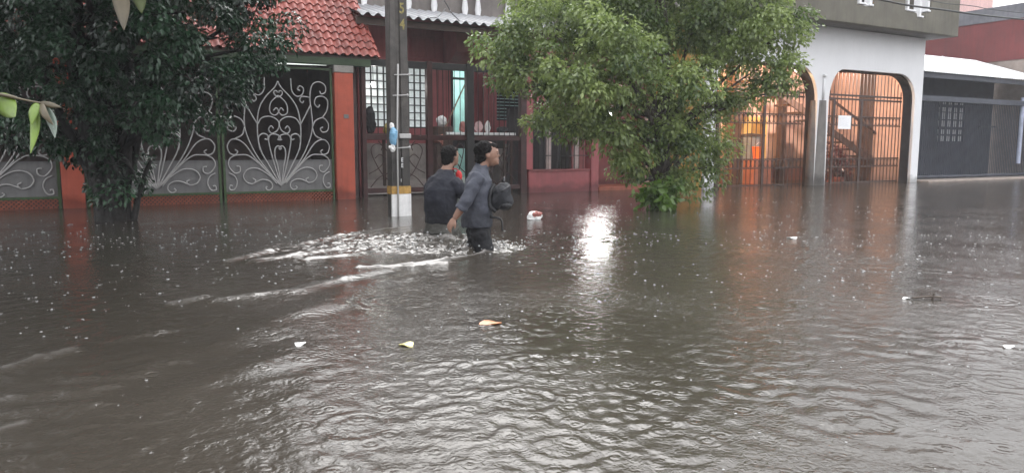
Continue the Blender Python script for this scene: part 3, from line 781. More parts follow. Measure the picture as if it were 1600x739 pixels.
# ------------------------------------------------------------------ white arched house
H3 = thing('arched_house', 'white arched house with an olive concrete upper storey and warm lit carport', 'house', (18, 13.9, 0))
def arch_pts(x0, x1, zt, r_l, r_r, n=9):
    pts = [(x0, -.6)]
    for k in range(n + 1):
        a = math.pi - k / n * math.pi / 2
        pts.append((x0 + r_l[0] + r_l[0] * math.cos(a), zt - r_l[1] + r_l[1] * math.sin(a)))
    for k in range(n + 1):
        a = math.pi / 2 - k / n * math.pi / 2
        pts.append((x1 - r_r[0] + r_r[0] * math.cos(a), zt - r_r[1] + r_r[1] * math.sin(a)))
    pts.append((x1, -.6)); return pts
poly = [(13.4, -.6)] + arch_pts(13.73, 17.42 + .1, 3.27, (.7, .8), (.75, .95)) + arch_pts(18.0, 21.97, 3.25, (.6, .95), (.8, .75)) + [(22.33, -.6), (22.33, 4.37), (13.4, 4.37)]
mb = MB(); mb.prism(poly, 13.9, 14.0); mb.build('front_wall', M['white'], H3, bevel=.015)
cp = MB(); cp.loft([(17.75, 14.05, -.5, .34, .21), (17.75, 14.05, .6, .325, .2), (17.75, 14.05, 1.6, .30, .19), (17.75, 14.05, 2.36, .27, .18)], 24); cp.build('column', M['greyplaster'], H3, smooth=False)
mb = MB(); mb.tube([(17.73, 13.88, 2.38), (17.74, 13.88, 3.0)], .035, 10); mb.ell((17.74, 13.86, 3.03), (.055, .055, .055)); mb.build('downpipe', M['white'], H3, smooth=True)
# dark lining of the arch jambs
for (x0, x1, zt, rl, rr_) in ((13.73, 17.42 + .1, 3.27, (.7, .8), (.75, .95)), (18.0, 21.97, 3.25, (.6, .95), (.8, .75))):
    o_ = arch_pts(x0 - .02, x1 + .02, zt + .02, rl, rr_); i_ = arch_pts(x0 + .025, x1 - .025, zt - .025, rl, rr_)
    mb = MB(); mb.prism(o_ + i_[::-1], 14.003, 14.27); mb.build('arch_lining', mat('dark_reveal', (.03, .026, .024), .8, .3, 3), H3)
# upper storey: overhanging parapet with two broken openings
NT = [(18.05, 18.75, 4.86, 6.2), (20.15, 21.35, 4.74, 6.2)]
pp = [(12.3, 4.36), (22.8, 4.36), (22.8, 6.6), (21.35, 6.6), (21.35, 4.95), (21.15, 4.93), (21.1, 4.75), (20.75, 4.74), (20.7, 4.88), (20.15, 4.92), (20.15, 6.6), (18.75, 6.6), (18.75, 4.9), (18.6, 4.85), (18.05, 4.88), (18.05, 6.6), (12.3, 6.6)]
mb = MB(); mb.prism(pp, 13.2, 13.42); us = mb.build('upper_storey', M['olive'], H3, bevel=.02)
mb = MB(); mb.box(12.3, 13.42, 4.37, 22.8, 19, 4.55); mb.build('upper_slab', M['greyplaster'], H3)
mb = MB(); mb.box(22.68, 13.42, 4.55, 22.8, 19, 6.6); mb.build('upper_side_wall', M['olive'], H3)
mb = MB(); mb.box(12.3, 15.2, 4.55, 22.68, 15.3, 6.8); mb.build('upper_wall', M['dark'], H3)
for x0, x1, zt in ((18.1, 18.42, 4.98), (18.55, 18.72, 4.97), (20.2, 20.62, 4.99), (20.78, 21.0, 4.86), (21.16, 21.32, 5.05)):
    mb = MB(); mb.box(x0, 13.17, zt - .10, x1, 13.45, zt - .045); mb.box(x0 + .05, 13.2, zt - .045, x0 + .14, 13.4, zt + .8); sub(us, 'baluster', mb, M['white'], bevel=.015)
# carport interior
mb = MB(); mb.box(13.4, 16.8, .42, 22.6, 16.9, 4.37); mb.build('back_wall', M['salmon'], H3)
mb = MB(); mb.box(13.4, 16.78, -.6, 22.6, 16.9, .42); mb.build('dado', M['brownred'], H3)
mb = MB(); mb.box(22.15, 14.003, -.6, 22.33, 16.8, 4.37); mb.build('side_wall', M['salmon'], H3)
mb = MB(); mb.box(13.4, 14.003, -.6, 13.5, 16.8, 4.37); mb.build('side_wall', M['ochre'], H3)
mb = MB(); mb.box(13.5, 14.22, 3.55, 22.15, 16.8, 3.65); mb.build('ceiling', M['salmon'], H3)
for x, y, w in ((ony(1146, 200, 16.2).x, 16.2, .34), (ony(1222, 200, 16.6).x, 16.6, .2)):
    mb = MB(); mb.box(x - w / 2, y - w / 2, -.6, x + w / 2, y + w / 2, 3.55); mb.build('carport_post', M['brown'], H3, bevel=.01)
ya, yb = onx(1366, 150, 22.1).y, onx(1344, 150, 22.1).y; mb = MB(); mb.box(22.05, ya, -.6, 22.148, yb, 3.55); mb.build('pilaster', M['brown'], H3)
a, b = ony(1152, 182, 16.74), ony(1196, 262, 16.74); mb = MB(); mb.box(a.x, 16.74, .45, b.x, 16.795, a.z); mb.build('ochre_door', M['ochre'], H3, bevel=.01)
# staircase
st = thing('staircase', 'dark staircase with a slatted railing climbing behind the arched grilles', 'staircase', (19.5, 15.6, 0))
a, b = ony(1368, 252, 15.3), ony(1292, 196, 15.3); sl_ = (b.z - a.z) / (b.x - a.x)
nst = 17; za = -.1; xa = a.x + (za - a.z) / sl_; zb = 3.45; xb = a.x + (zb - a.z) / sl_
for k in range(nst):
    t = k / (nst - 1); x = xa + (xb - xa) * t; z = za + (zb - za) * t
    mb = MB(); mb.box(x - .17, 15.3, z - .03, x + .17, 16.1, z + .03); mb.build('tread', M['brown'], st)
mb = MB(); mb.beam((xa, 15.28, za - .1), (xb, 15.28, zb - .1), .05, .20); mb.build('stringer', M['brown'], st)
mb = MB(); mb.beam((xa, 15.28, za + .85), (xb, 15.28, zb + .85), .06, .06); mb.build('handrail', M['browniron'], st)
for k in range(nst):
    t = k / (nst - 1); x = xa + (xb - xa) * t; z = za + (zb - za) * t
    mb = MB(); mb.tube([(x, 15.28, z), (x, 15.28, z + .85)], .012, 6); mb.build('baluster', M['browniron'], st)

def arch_top(x, x0, x1, zt, rl, rr_):
    if x < x0 + rl[0]: u = (x0 + rl[0] - x) / rl[0]; return zt - rl[1] + rl[1] * math.sqrt(max(0, 1 - u * u))
    if x > x1 - rr_[0]: u = (x - x1 + rr_[0]) / rr_[0]; return zt - rr_[1] + rr_[1] * math.sqrt(max(0, 1 - u * u))
    return zt
def grille(label, x0, x1, zt, rl, rr_, posts):
    G = thing('arch_grille', label, 'grille', ((x0 + x1) / 2, 14.31, 0), 0, 'iron grilles in the arches')
    n = int((x1 - x0) / .165)
    xs = [x0 + .06 + (x1 - x0 - .12) * k / n for k in range(n + 1)]
    for x in xs:
        mb = MB(); mb.tube([(x, 14.31, -.5), (x, 14.31, arch_top(x, x0, x1, zt, rl, rr_) - .01)], .015, 6); mb.build('bar', M['browniron'], G)
    for z, h in ((2.47, .05), (2.58, .05), (1.97, .025), (1.71, .025), (.74, .025), (.49, .025), (.03, .04)):
        mb = MB(); mb.box(x0 + .02, 14.295, z - h / 2, x1 - .02, 14.325, z + h / 2); mb.build('rail', M['browniron'], G)
    for z in (1.84, .615):
        rings = MB()
        for a, b in zip(xs[:-1], xs[1:]):
            c = (a + b) / 2; w = (b - a) / 2 - .012
            rings.tube([(c + w * math.cos(t), 14.31, z + .112 * math.sin(t)) for t in np.linspace(0, 6.2832, 15)], .010, 5, False)
        rings.build('ring_row', M['browniron'], G)
    for x in posts:
        mb = MB(); mb.box(x - .045, 14.28, -.5, x + .045, 14.34, 2.44); mb.build('post', M['browniron'], G)
    return G
grille('brown iron grille in the arch lit orange from inside, partly behind the leafy tree', 13.75, 17.5, 3.25, (.7, .8), (.75, .95), (14.2, 15.9))
grille('brown iron grille in the arch that carries the white paper notice', 18.02, 21.95, 3.23, (.6, .95), (.8, .75), (18.75, 20.0))
nt = thing('notice', 'white sheet of paper hung on the arch grille', 'notice', (19.2, 14.38, 1.8))
mb = MB(); mb.box(18.93, 14.266, 1.60, 19.50, 14.274, 1.99); mb.build('sheet', M['paper'], nt)
mb = MB()
for k, z in enumerate(np.arange(1.68, 1.93, .035)): mb.box(18.99 + (k % 3) * .01, 14.263, z, 19.42 - (k * 7 % 5) * .03, 14.2655, z + .006)
mb.build('printed_lines', mat('faint_ink', (.6, .6, .63), .6), nt)
lamp('carport_lamp', 'bare warm bulb lighting the carport behind the leafy tree', (14.6, 14.75, 3.48), .05, M['bulb'], 430, (1, .66, .36), .1, .06)
lamp('carport_lamp', 'bare warm bulb at the stairs behind the white pillar', (18.6, 14.75, 3.50), .05, M['bulb'], 230, (1, .84, .72), .1, .06)
c = ony(1172, 240, 16.1); DX, DZ = c.x, ony(1172, 212, 16.1).z
bn = thing('drum', 'blue grey drum standing in the lit carport behind the grille', 'drum', (DX, 16.1, 0))
mb = MB(); mb.lathe((DX, 16.1, -.5), [(.38, 0), (.41, .3), (.42, 1.0), (.41, DZ + .43), (.38, DZ + .48)], 24); mb.build('body', M['bingrey'], bn)
mb = MB(); mb.lathe((DX, 16.1, DZ - .03), [(.43, 0), (.43, .05), (.1, .09), (.02, .1)], 24); mb.build('lid', M['dark'], bn)
c = ony(1184, 250, 15.6); BX, BZ = c.x, c.z
ob = thing('bucket', 'orange plastic bucket before the blue grey drum in the carport', 'bucket', (BX, 15.6, BZ))
mb = MB(); mb.lathe((BX, 15.6, BZ), [(.13, 0), (.18, .36), (.195, .36), (.195, .39), (.16, .39)], 20); mb.build('body', M['orangeplastic'], ob)
mb = MB(); mb.tube(catmull([(BX - .185, 15.6, BZ + .37), (BX, 15.55, BZ + .52), (BX + .185, 15.6, BZ + .37)], 6), .006, 6); mb.build('handle', M['silver'], ob)
mb = MB(); mb.box(BX - .35, 15.35, -.5, BX + .35, 15.85, BZ - .005); tag(mb.build('crate', M['brownred'], bevel=.02), 'brown red box under the orange bucket in the carport', 'crate')
# plants and clutter by the stairs
def leaves(name, lobes, n, L, W, base, var, m, parent=None, droop=.5, seed=1, clump=55, spread=.28, up=.55, off=(0, 0, 0), billow=False):
    r = np.random.default_rng(seed)
    vol = np.array([l[1][0] * l[1][1] * l[1][2] for l in lobes]) ** .72
    cnt = np.maximum(1, (n / clump * vol / vol.sum()).astype(int))
    PV, PC, PH = [], [], []
    for (c, rad), k in zip(lobes, cnt):
        d = r.normal(size=(k, 3)); d /= np.linalg.norm(d, axis=1)[:, None]
        rr_ = r.random(k) ** .38
        ctr = np.array(c) + d * rr_[:, None] * np.array(rad)
        PV.append(ctr); PC.append(d); PH.append(np.repeat(np.array([np.array(rad).min()]), k))
    ctr = np.concatenate(PV); out = np.concatenate(PC); K = len(ctr)
    ctint = r.random(K)
    cdir = out * .8 + r.normal(size=(K, 3)) * .5 + np.array([0, 0, -droop * .4])
    cdir /= np.linalg.norm(cdir, axis=1)[:, None]
    if billow:
        q = r.normal(size=(K, clump, 3)) + np.array([0, 0, .35]); q /= np.linalg.norm(q, axis=2)[..., None]
        tr_ = spread * (.7 + .6 * r.random((K, 1, 1)))
        pos = ctr[:, None, :] + q * tr_ * (.55 + .5 * r.random((K, clump, 1))) * np.array([1.15, 1.15, .8])
        ld = q * .55 + cdir[:, None, :] * .25 + r.normal(size=(K, clump, 3)) * .4 + np.array([0, 0, -droop])
        ld /= np.linalg.norm(ld, axis=2)[..., None]
        nrm = q * .9 + np.array([0, 0, up]) + r.normal(size=(K, clump, 3)) * .35
    else:
        # each clump: a spray of leaves along a drooping twig
        t = r.random((K, clump))
        pos = ctr[:, None, :] + cdir[:, None, :] * (t[..., None] - .35) * spread * 1.9 + r.normal(size=(K, clump, 3)) * spread * .36
        pos[..., 2] -= (t ** 2) * spread * droop
        ld = cdir[:, None, :] * .7 + r.normal(size=(K, clump, 3)) * .65 + np.array([0, 0, -droop])
        ld /= np.linalg.norm(ld, axis=2)[..., None]
        nrm = np.array([0, 0, up]) + out[:, None, :] * .55 + r.normal(size=(K, clump, 3)) * .55
    sd = np.cross(ld, nrm); sd /= np.linalg.norm(sd, axis=2)[..., None] + 1e-9
    nn = np.cross(sd, ld)
    ll = L * (.6 + .7 * r.random((K, clump)))[..., None]; ww = W * (.6 + .7 * r.random((K, clump)))[..., None]
    p0 = pos; p2 = pos + ld * ll - np.array([0, 0, 1]) * ll * .12
    mid = pos + ld * ll * .45
    p1 = mid + sd * ww + nn * ww * .35; p3 = mid - sd * ww + nn * ww * .35
    V = np.stack([p0, p1, p2, p3], 2).reshape(-1, 3) - np.array(off)
    nl = K * clump
    q = np.arange(nl) * 4
    F = np.stack([q, q + 1, q + 2, q, q + 2, q + 3], -1).reshape(-1, 3)
    me = bpy.data.meshes.new(name)
    me.vertices.add(len(V)); me.vertices.foreach_set('co', V.astype(np.float32).ravel())
    me.loops.add(F.size); me.loops.foreach_set('vertex_index', F.astype(np.int32).ravel())
    me.polygons.add(len(F)); me.polygons.foreach_set('loop_start', (np.arange(len(F)) * 3).astype(np.int32))
    me.update(calc_edges=True)
    b = np.array(base); v2 = np.array(var)
    mixf = np.clip(ctint[:, None] * .75 + r.random((K, clump)) * .45 - .1, 0, 1)[..., None]
    colr = b * (1 - mixf) + v2 * mixf
    colr = np.repeat(colr.reshape(-1, 1, 3), 4, 1).reshape(-1, 3)
    rgba = np.concatenate([colr, np.ones((len(colr), 1))], 1)
    at = me.color_attributes.new('tint', 'FLOAT_COLOR', 'POINT'); at.data.foreach_set('color', rgba.astype(np.float32).ravel())
    o = bpy.data.objects.new(name, me); me.materials.append(m); COL.objects.link(o)
    if parent is not None: o.parent = parent
    else: o.location = off
    return o
c = ony(1306, 250, 15.0); QX = c.x
bp = thing('potted_plant', 'dark reddish plant at the foot of the staircase behind the grey column', 'plant', (QX, 15.0, 0))
leaves('foliage', [((QX, 15.0, .7), (.42, .25, .5))], 900, .14, .03, (.05, .02, .015), (.12, .02, .02), M['foliage'], bp, off=(QX, 15.0, 0), clump=30)
mb = MB(); mb.lathe((QX, 15.0, -.5), [(.2, 0), (.27, .6), (.3, .6), (.3, .66), (.2, .66)], 18); mb.build('pot', M['terracotta'], bp)
mc = thing('bench', 'dark low bench against the carport wall behind the notice', 'bench', (20.8, 16.1, 0))
mb = MB(); mb.box(20.4, 15.9, .26, 21.8, 16.25, .33); mb.build('seat', M['brown'], mc)
for x in (20.5, 21.7):
    mb = MB(); mb.box(x - .04, 15.95, -.5, x + .04, 16.2, .26); mb.build('leg', M['brown'], mc)

# ------------------------------------------------------------------ navy house at the far right
H4 = thing('navy_house', 'dark navy house front under a white corrugated porch roof', 'house', (27, 15, 0))
corrugated(22.4, 31.0, 14.2, 3.46, 17.2, 4.55, .15, .02, 'porch_roof', M['whitesheet'], H4)
mb = MB(); mb.box(22.7, 14.3, 3.28, 30.9, 14.38, 3.42); mb.build('roof_beam', M['navy'], H4)
mb = MB(); mb.box(22.5, 16.4, -.5, 31, 16.55, 4.1); mb.build('wall', M['navy'], H4)
mb = MB(); mb.box(22.6, 14.31, -.5, 22.75, 16.4, 3.3); mb.build('side_wall', M['navy'], H4)
p0, p1 = ony(1470, 152, 16.36), ony(1503, 222, 16.36)
grid_window(p0.x, p1.z, p1.x, p0.z, 16.34, 4, 6, H4, M['panedull'], M['navy'])
mb = MB(); a, b = ony(1530, 199, 16.36), ony(1566, 201, 16.36); mb.box(a.x, 16.3, a.z, b.x, 16.395, a.z + .04); mb.build('ledge', M['slate'], H4)
mb = MB(); mb.box(22.75, 14.31, 2.55, 30.9, 14.48, 2.72); mb.box(22.75, 14.31, .1, 30.9, 14.48, .16)
for x in np.arange(22.8, 30.9, .11): mb.box(x - .009, 14.44, .16, x + .009, 14.46, 2.55)
mb.build('front_railing', M['navy'], H4)
mb = MB(); mb.box(22.75, 14.40, -.5, 30.9, 14.5, .1); mb.build('railing_plinth', M['slate'], H4)
a = ony(1594, 200, 14.4); mb = MB(); mb.tube([(a.x, 14.38, .5), (a.x, 14.38, 2.85)], .07, 10); mb.build('pale_post', mat('pale_blue_paint', (.36, .39, .50), .5), H4)
mb = MB(); a = ony(1472, 100, 16.4); mb.tube([a + Vector((-.4, 0, .08)), a + Vector((.55, 0, .06))], .022, 8); mb.tube([a + Vector((.0, 0, -.2)), a + Vector((-.0, 0, .28))], .02, 8); mb.tube([a + Vector((-.0, 0, .28)), a + Vector((.14, 0, .07))], .014, 8); mb.tube([a + Vector((.5, 0, -.2)), a + Vector((.5, 0, .12))], .02, 8)
tag(mb.build('roof_bracket', M['whitesheet'], off=a), 'white metal bracket standing on the white porch roof', 'bracket')
# walls beyond
H5 = thing('oxblood_house', 'tall oxblood walled house with a grey top band beyond the navy house', 'house', (31.4, 18, 0))
mb = MB(); mb.box(31.2, 12.5, -.5, 40, 22, 4.45); mb.build('lower_wall', M['tan'], H5)
mb = MB(); mb.box(31.16, 12.5, 4.45, 40, 22, 6.0); mb.build('wall', M['oxblood'], H5)
mb = MB(); mb.box(31.12, 12.5, 6.0, 40, 22, 6.55); mb.build('top_band', M['slate'], H5)
H6 = thing('pink_house', 'pale pink house wall rising above the grey topped oxblood wall', 'house', (45, 27, 0))
a, b = ony(1490, 0, 24), ony(1552, 0, 24)
mb = MB(); mb.box(a.x - 6, 24, -.5, b.x, 30, 12.5); mb.build('wall', M['pink'], H6)
mb = MB(); mb.box(a.x - 6.1, 23.9, 12.5, b.x + .1, 30.1, 12.8); mb.build('parapet', M['white'], H6)

# ------------------------------------------------------------------ utility pole
PX, PY = 3.985, 10.5
UP = thing('utility_pole', 'grey concrete utility pole with a white painted base and yellow band', 'utility pole', (PX, PY, 0))
def ptaper(z): return .148 - .004 * z
mb = MB()
sec = lambda w, z: [(PX - w, PY, z), (PX - w * .42, PY, z), (PX - w * .36, PY + .03, z), (PX + w * .10, PY + .03, z), (PX + w * .16, PY, z), (PX + w, PY, z), (PX + w, PY + .2, z), (PX - w, PY + .2, z)]
lv = [-.6, .5, 1.2, 1.25, 3, 6, 9.2]
vs = [v for z in lv for v in sec(ptaper(max(z, 0)), z)]
fs = [(i * 8 + k, i * 8 + (k + 1) % 8, (i + 1) * 8 + (k + 1) % 8, (i + 1) * 8 + k) for i in range(len(lv) - 1) for k in range(8)] + [tuple(range(7, -1, -1)), tuple(48 + k for k in range(8))]
mb.add(vs, fs); mb.build('shaft', M['polecon'], UP, bevel=.008)
mb = MB(); mb.box(PX - .149, PY - .006, -.55, PX + .150, PY + .04, .335); mb.box(PX + .1485, PY - .004, -.55, PX + .155, PY + .2, .335); mb.build('white_base', M['whitewet'], UP)
mb = MB(); mb.box(PX - .150, PY - .008, .338, PX + .150, PY + .041, .455); mb.box(PX - .1545, PY + .0, .338, PX - .1475, PY + .2, .455); mb.box(PX + .1485, PY + .0, .338, PX + .155, PY + .2, .455); mb.build('yellow_band', M['yellow'], UP)
mb = MB(); mb.tube([(PX - .065, PY - .03, -.5), (PX - .062, PY - .03, 1.2), (PX - .03, PY - .03, 2.25)], .014, 8); mb.build('conduit', M['pvc'], UP, smooth=True)
for z, dx in ((2.09, .03), (1.79, .0), (1.02, .02)):
    mb = MB(); mb.tube([(PX - .12 + dx, PY - .035, z), (PX + .11 + dx, PY - .035, z + .015)], .009, 6); mb.ell((PX + .11 + dx, PY - .037, z + .015), (.022, .016, .02), 8, 6); mb.build('clamp', M['silver'], UP)
mb = MB(); mb.box(PX - .03, PY - .05, 1.165, PX + .155, PY - .002, 1.235); mb.build('metal_strap', M['silver'], UP, bevel=.01)
def glyph(txt, size, loc, m, parent, name='painted_mark', rotz=0.0, thick=.002, bold=.012):
    cu = bpy.data.curves.new(name, 'FONT'); cu.body = txt; cu.size = size; cu.extrude = thick; cu.offset = bold; cu.align_x = 'CENTER'
    ob = bpy.data.objects.new(name + '_curve', cu); COL.objects.link(ob)
    dg = bpy.context.evaluated_depsgraph_get(); me = bpy.data.meshes.new_from_object(ob.evaluated_get(dg))
    bpy.data.objects.remove(ob)
    for v in me.vertices: v.co.x *= .8
    me.materials.clear(); me.materials.append(m)
    o = bpy.data.objects.new(name, me); COL.objects.link(o); o.parent = parent
    o.rotation_euler = (math.pi / 2, rotz, 0); o.location = Vector(loc) - Vector(parent.location); return o
fy = mat('faded_yellow_paint', (.30, .25, .085), .6, .7, 30)
glyph('5', .21, (PX + .055, PY - .003, 2.99), fy, UP, 'painted_digit', bold=.004); glyph('4', .21, (PX + .06, PY - .003, 2.76), fy, UP, 'painted_digit', bold=.004)
wm = mat('white_mark_paint', (.6, .6, .6), .6, .4, 25)
glyph('E', .085, (PX + .02, PY - .003, .82), wm, UP, rotz=0, bold=.003); glyph('E', .085, (PX + .02, PY - .003, .735), wm, UP, bold=.003); glyph('I', .06, (PX + .0, PY - .003, .52), wm, UP, bold=.003)
bb = thing('plastic_bundle', 'blue plastic bag with a white top tied to the concrete pole', 'bag', (3.85, 10.42, 1.1))
crumple('bag', (3.85, 10.43, 1.20), (.062, .055, .13), M['blueplastic'], None, None, 5, .2, bb)
crumple('knot', (3.835, 10.44, 1.34), (.04, .03, .055), M['plastic'], None, None, 8, .3, bb)
crumple('loose_tail', (3.83, 10.43, 1.03), (.045, .04, .06), M['plastic'], None, None, 9, .4, bb)

# cables
def cable(pts, r, label):
    mb = MB(); mb.tube(catmull(pts, 10), r, 6); c = Vector(pts[0])
    return tag(mb.build('cable', M['rubber'], off=c, smooth=True), label, 'cable', 'overhead cables')
k = [ony(1385, 2, 11), ony(1475, 16, 11), ony(1600, 31, 11)]
d0 = (k[1] - k[0]); cable([(PX, PY + .2, 6.9), k[0] + Vector((-4, 0, .25)), k[0], k[1], k[2], k[2] + Vector((14, 0, .5))], .022, 'thick black cable crossing the olive upper storey and the grey wall')
k = [ony(1440, -2, 11.3), ony(1520, 10, 11.3), ony(1600, 21, 11.3)]
cable([(PX, PY + .2, 7.5), k[0] + Vector((-5, 0, .4)), k[0], k[1], k[2], k[2] + Vector((14, 0, .5))], .009, 'thin black wire above the thick cable across the pink house')
k = [ony(642, 3, 12), ony(697, 6, 15.0), ony(718, 33, 15.1)]
cable([(PX + .1, PY + .1, 4.2), k[1], ony(705, 20, 15.05), k[2]], .010, 'black service wire dropping over the corrugated roof')
cable([ony(672, 28, 15.2), ony(684, 27, 15.2), ony(696, 14, 15.6)], .008, 'short loose black wire lying on the corrugated roof')

# ------------------------------------------------------------------ trees
def limb(mb, pts, r0, r1, n=8):
    q = catmull(pts, 5); q = [p + Vector((random.uniform(-1, 1), random.uniform(-1, 1), 0)) * .012 for p in q]
    mb.tube(q, [r0 + (r1 - r0) * i / (len(q) - 1) for i in range(len(q))], n)
def L(x, y, dd, rx, ry, rz, D):        # crown lobe seen at pixel x, y at depth D + dd
    return (tuple(dep(x, y, D + dd)), (rx, ry, rz))
T2 = onz(1032, 322); D2 = 13.15
t2 = thing('leafy_tree', 'leafy light green tree standing in the flood before the white house', 'tree', (T2.x, T2.y, 0))
lob2 = [L(*a, D2) for a in [
    (800, 70, -.3, .62, .7, .50), (860, 40, -.4, .8, .9, .55), (840, 115, -.7, .75, .8, .45), (790, 125, -.4, .35, .5, .3), (930, 60, -1.1, .9, .9, .6), (900, 140, -1.2, .85, .8, .5), (980, 120, -1.4, .8, .8, .55),
    (870, 180, -.6, .5, .6, .32), (930, 195, -.7, .6, .6, .28), (990, 40, .2, 1.0, 1.0, .8), (1080, 60, .2, .9, 1.0, .7), (1060, 130, -.6, .7, .8, .5), (1150, 40, .1, .9, 1.0, .55), (1210, 60, .3, .6, .7, .45),
    (1180, 110, -.1, .6, .7, .4), (1215, 140, 0, .45, .5, .25), (1140, 160, 0, .55, .6, .35), (950, -30, .3, 1.6, 1.5, .8), (1110, -30, .3, 1.4, 1.4, .7), (1020, -95, .4, 1.4, 1.4, .7), (860, -20, .2, .9, 1.0, .5), (1190, -10, .2, .8, .9, .5),
    (945, 212, -.6, .38, .4, .22), (930, 190, -.5, .42, .4, .24), (930, 190, -1.0, .45, .4, .26), (938, 205, -1.2, .30, .3, .16), (985, 225, -.4, .42, .5, .42), (978, 262, -.2, .22, .3, .22), (1000, 285, -.2, .32, .35, .22), (1055, 250, -.3, .5, .5, .5), (1095, 225, .1, .4, .5, .5), (1080, 285, -.1, .40, .4, .28), (1105, 262, .1, .34, .35, .38), (1045, 225, -.6, .4, .35, .35), (1000, 250, -.5, .35, .3, .3), (1120, 210, .2, .35, .4, .3), (1040, 190, .3, .6, .6, .4)]]
leaves('crown', lob2, 84000, .080, .024, (.06, .105, .028), (.32, .40, .125), M['foliage'], t2, .4, 5, off=(T2.x, T2.y, 0), clump=150, spread=.235, up=.55, billow=True)
sh = [L(*a, D2) for a in [(1020, 300, -.9, .16, .18, .13), (1043, 312, -1.0, .14, .16, .1), (1005, 312, -.9, .1, .1, .07), (1050, 296, -.8, .1, .1, .08)]]
leaves('water_shoots', sh, 420, .15, .035, (.06, .12, .02), (.14, .24, .04), M['foliage'], t2, .3, 9, off=(T2.x, T2.y, 0), clump=14, spread=.12, up=.9)
tr = MB()
b0 = Vector((T2.x, T2.y, -.5)); f1 = b0 + Vector((.02, 0, 1.35)); f2 = b0 + Vector((.05, .05, 2.1))
limb(tr, [b0, b0 + Vector((-.03, .02, .6)), f1, f2, b0 + Vector((.1, .1, 3.4)), b0 + Vector((.0, .2, 4.6))], .20, .05, 12)
for i, (c, rad) in enumerate(lob2):
    if i % 1 == 0:
        c = Vector(c); s = f1.lerp(f2, random.random())
        if c.z < 1.2: s = b0.lerp(f1, .55)
        limb(tr, [s, s.lerp(c, .45) + Vector((0, 0, .15)), c], .055, .012, 6)
limb(tr, [b0 + Vector((.12, -.1, 0)), b0 + Vector((.22, -.1, .8)), b0 + Vector((.35, 0, 1.6))], .09, .04, 8)
tr.build('trunk', M['bark'], t2, smooth=True)

T1 = onz(180, 345); D1 = 10.4
t1 = thing('dark_tree', 'dense dark tree with several stems shading the scrollwork gates', 'tree', (T1.x, T1.y, 0))
lob1 = [L(*a, D1) for a in [
    (400, 20, .2, .55, .7, .5), (420, 70, .3, .32, .45, .34), (390, 108, .2, .30, .4, .26), (340, 60, -.3, .7, .7, .55), (335, 140, -.2, .5, .6, .36), (290, 20, -.9, .8, .8, .6), (270, 110, -.8, .7, .7, .55), (300, 180, -.2, .45, .5, .28), (240, 175, -.4, .5, .5, .35),
    (200, 60, -1.2, .8, .8, .6), (130, 40, -1.0, .8, .8, .6), (60, 80, -.8, .8, .8, .6), (150, 140, -1.0, .7, .7, .5), (60, 160, -.5, .7, .7, .45), (0, 110, -.4, .8, .8, .6), (-60, 60, -.2, .9, .9, .7), (-30, 170, -.2, .6, .7, .4), (110, 205, -.2, .5, .5, .3), (190, 205, 0, .45, .5, .25), (20, 205, 0, .5, .5, .22),
    (160, -40, .2, 1.5, 1.5, .8), (320, -60, .2, 1.2, 1.3, .8), (0, -50, .2, 1.5, 1.5, .9), (200, -160, .3, 1.9, 1.8, 1.1), (50, -170, .3, 1.8, 1.7, 1.1), (360, -150, .3, 1.2, 1.3, .8), (150, -290, .4, 1.7, 1.6, 1.0), (-120, -80, .4, 1.4, 1.4, 1.1), (-200, 60, .4, 1.0, 1.0, 1.0),
    (120, -170, -2.2, 1.6, 1.3, .7), (260, -190, -1.8, 1.5, 1.3, .7), (-40, -200, -2.4, 1.7, 1.4, .8), (100, -330, -2.6, 1.8, 1.6, .8), (300, -320, -1.5, 1.5, 1.5, .8),  # lobes above the view, added to shade this crown and darken the water
    (200, 255, .1, .30, .3, .35), (175, 290, .1, .22, .25, .3), (215, 285, .0, .14, .18, .14), (150, 240, .2, .35, .35, .4), (130, 250, .0, .2, .25, .25), (180, 225, -.25, .5, .3, .35), (120, 215, -.3, .5, .35, .3), (235, 215, -.1, .35, .3, .28), (60, 200, -.2, .5, .35, .3), (165, 270, -.2, .3, .22, .3), (190, 310, -.15, .16, .15, .2), (150, 305, -.1, .14, .15, .2)]]
leaves('crown', lob1, 125000, .074, .024, (.002, .009, .004), (.028, .088, .036), M['foliagedark'], t1, .5, 15, off=(T1.x, T1.y, 0), clump=150, spread=.20, up=.5, billow=True)  # random tufts tinted paler to look like lit clumps
tr = MB(); b0 = Vector((T1.x, T1.y, -.5))
for dx, dy, tx, ty, tz, r0 in ((-.15, 0, -.45, -.1, 3.2, .15), (.0, -.05, -.1, 0, 3.6, .17), (.13, 0, .25, .1, 3.4, .14), (.2, .1, .55, .1, 2.6, .09), (-.25, .05, -.75, 0, 2.6, .09), (.05, .15, .9, .2, 3.1, .07)):
    dx *= .72; limb(tr, [b0 + Vector((dx, dy, 0)), b0 + Vector((dx * 1.1, dy, .9)), b0 + Vector((dx + tx * .4, dy + ty * .4, 1.7)), b0 + Vector((tx, ty, tz))], r0, r0 * .45, 10)
limb(tr, [b0 + Vector((.22, -.05, .45)), b0 + Vector((.36, -.05, 1.0)), b0 + Vector((.5, -.05, 1.35))], .05, .025, 8)
for i, (c, rad) in enumerate(lob1):
    c = Vector(c); s = b0 + Vector((random.uniform(-.3, .3), 0, random.uniform(1.8, 3.2)))
    if c.z < 1.6: s = b0 + Vector((.0, 0, 1.3))
    limb(tr, [s, s.lerp(c, .5) + Vector((0, 0, .2)), c], .06, .012, 6)
tr.build('trunk', M['barkdark'], t1, smooth=True)

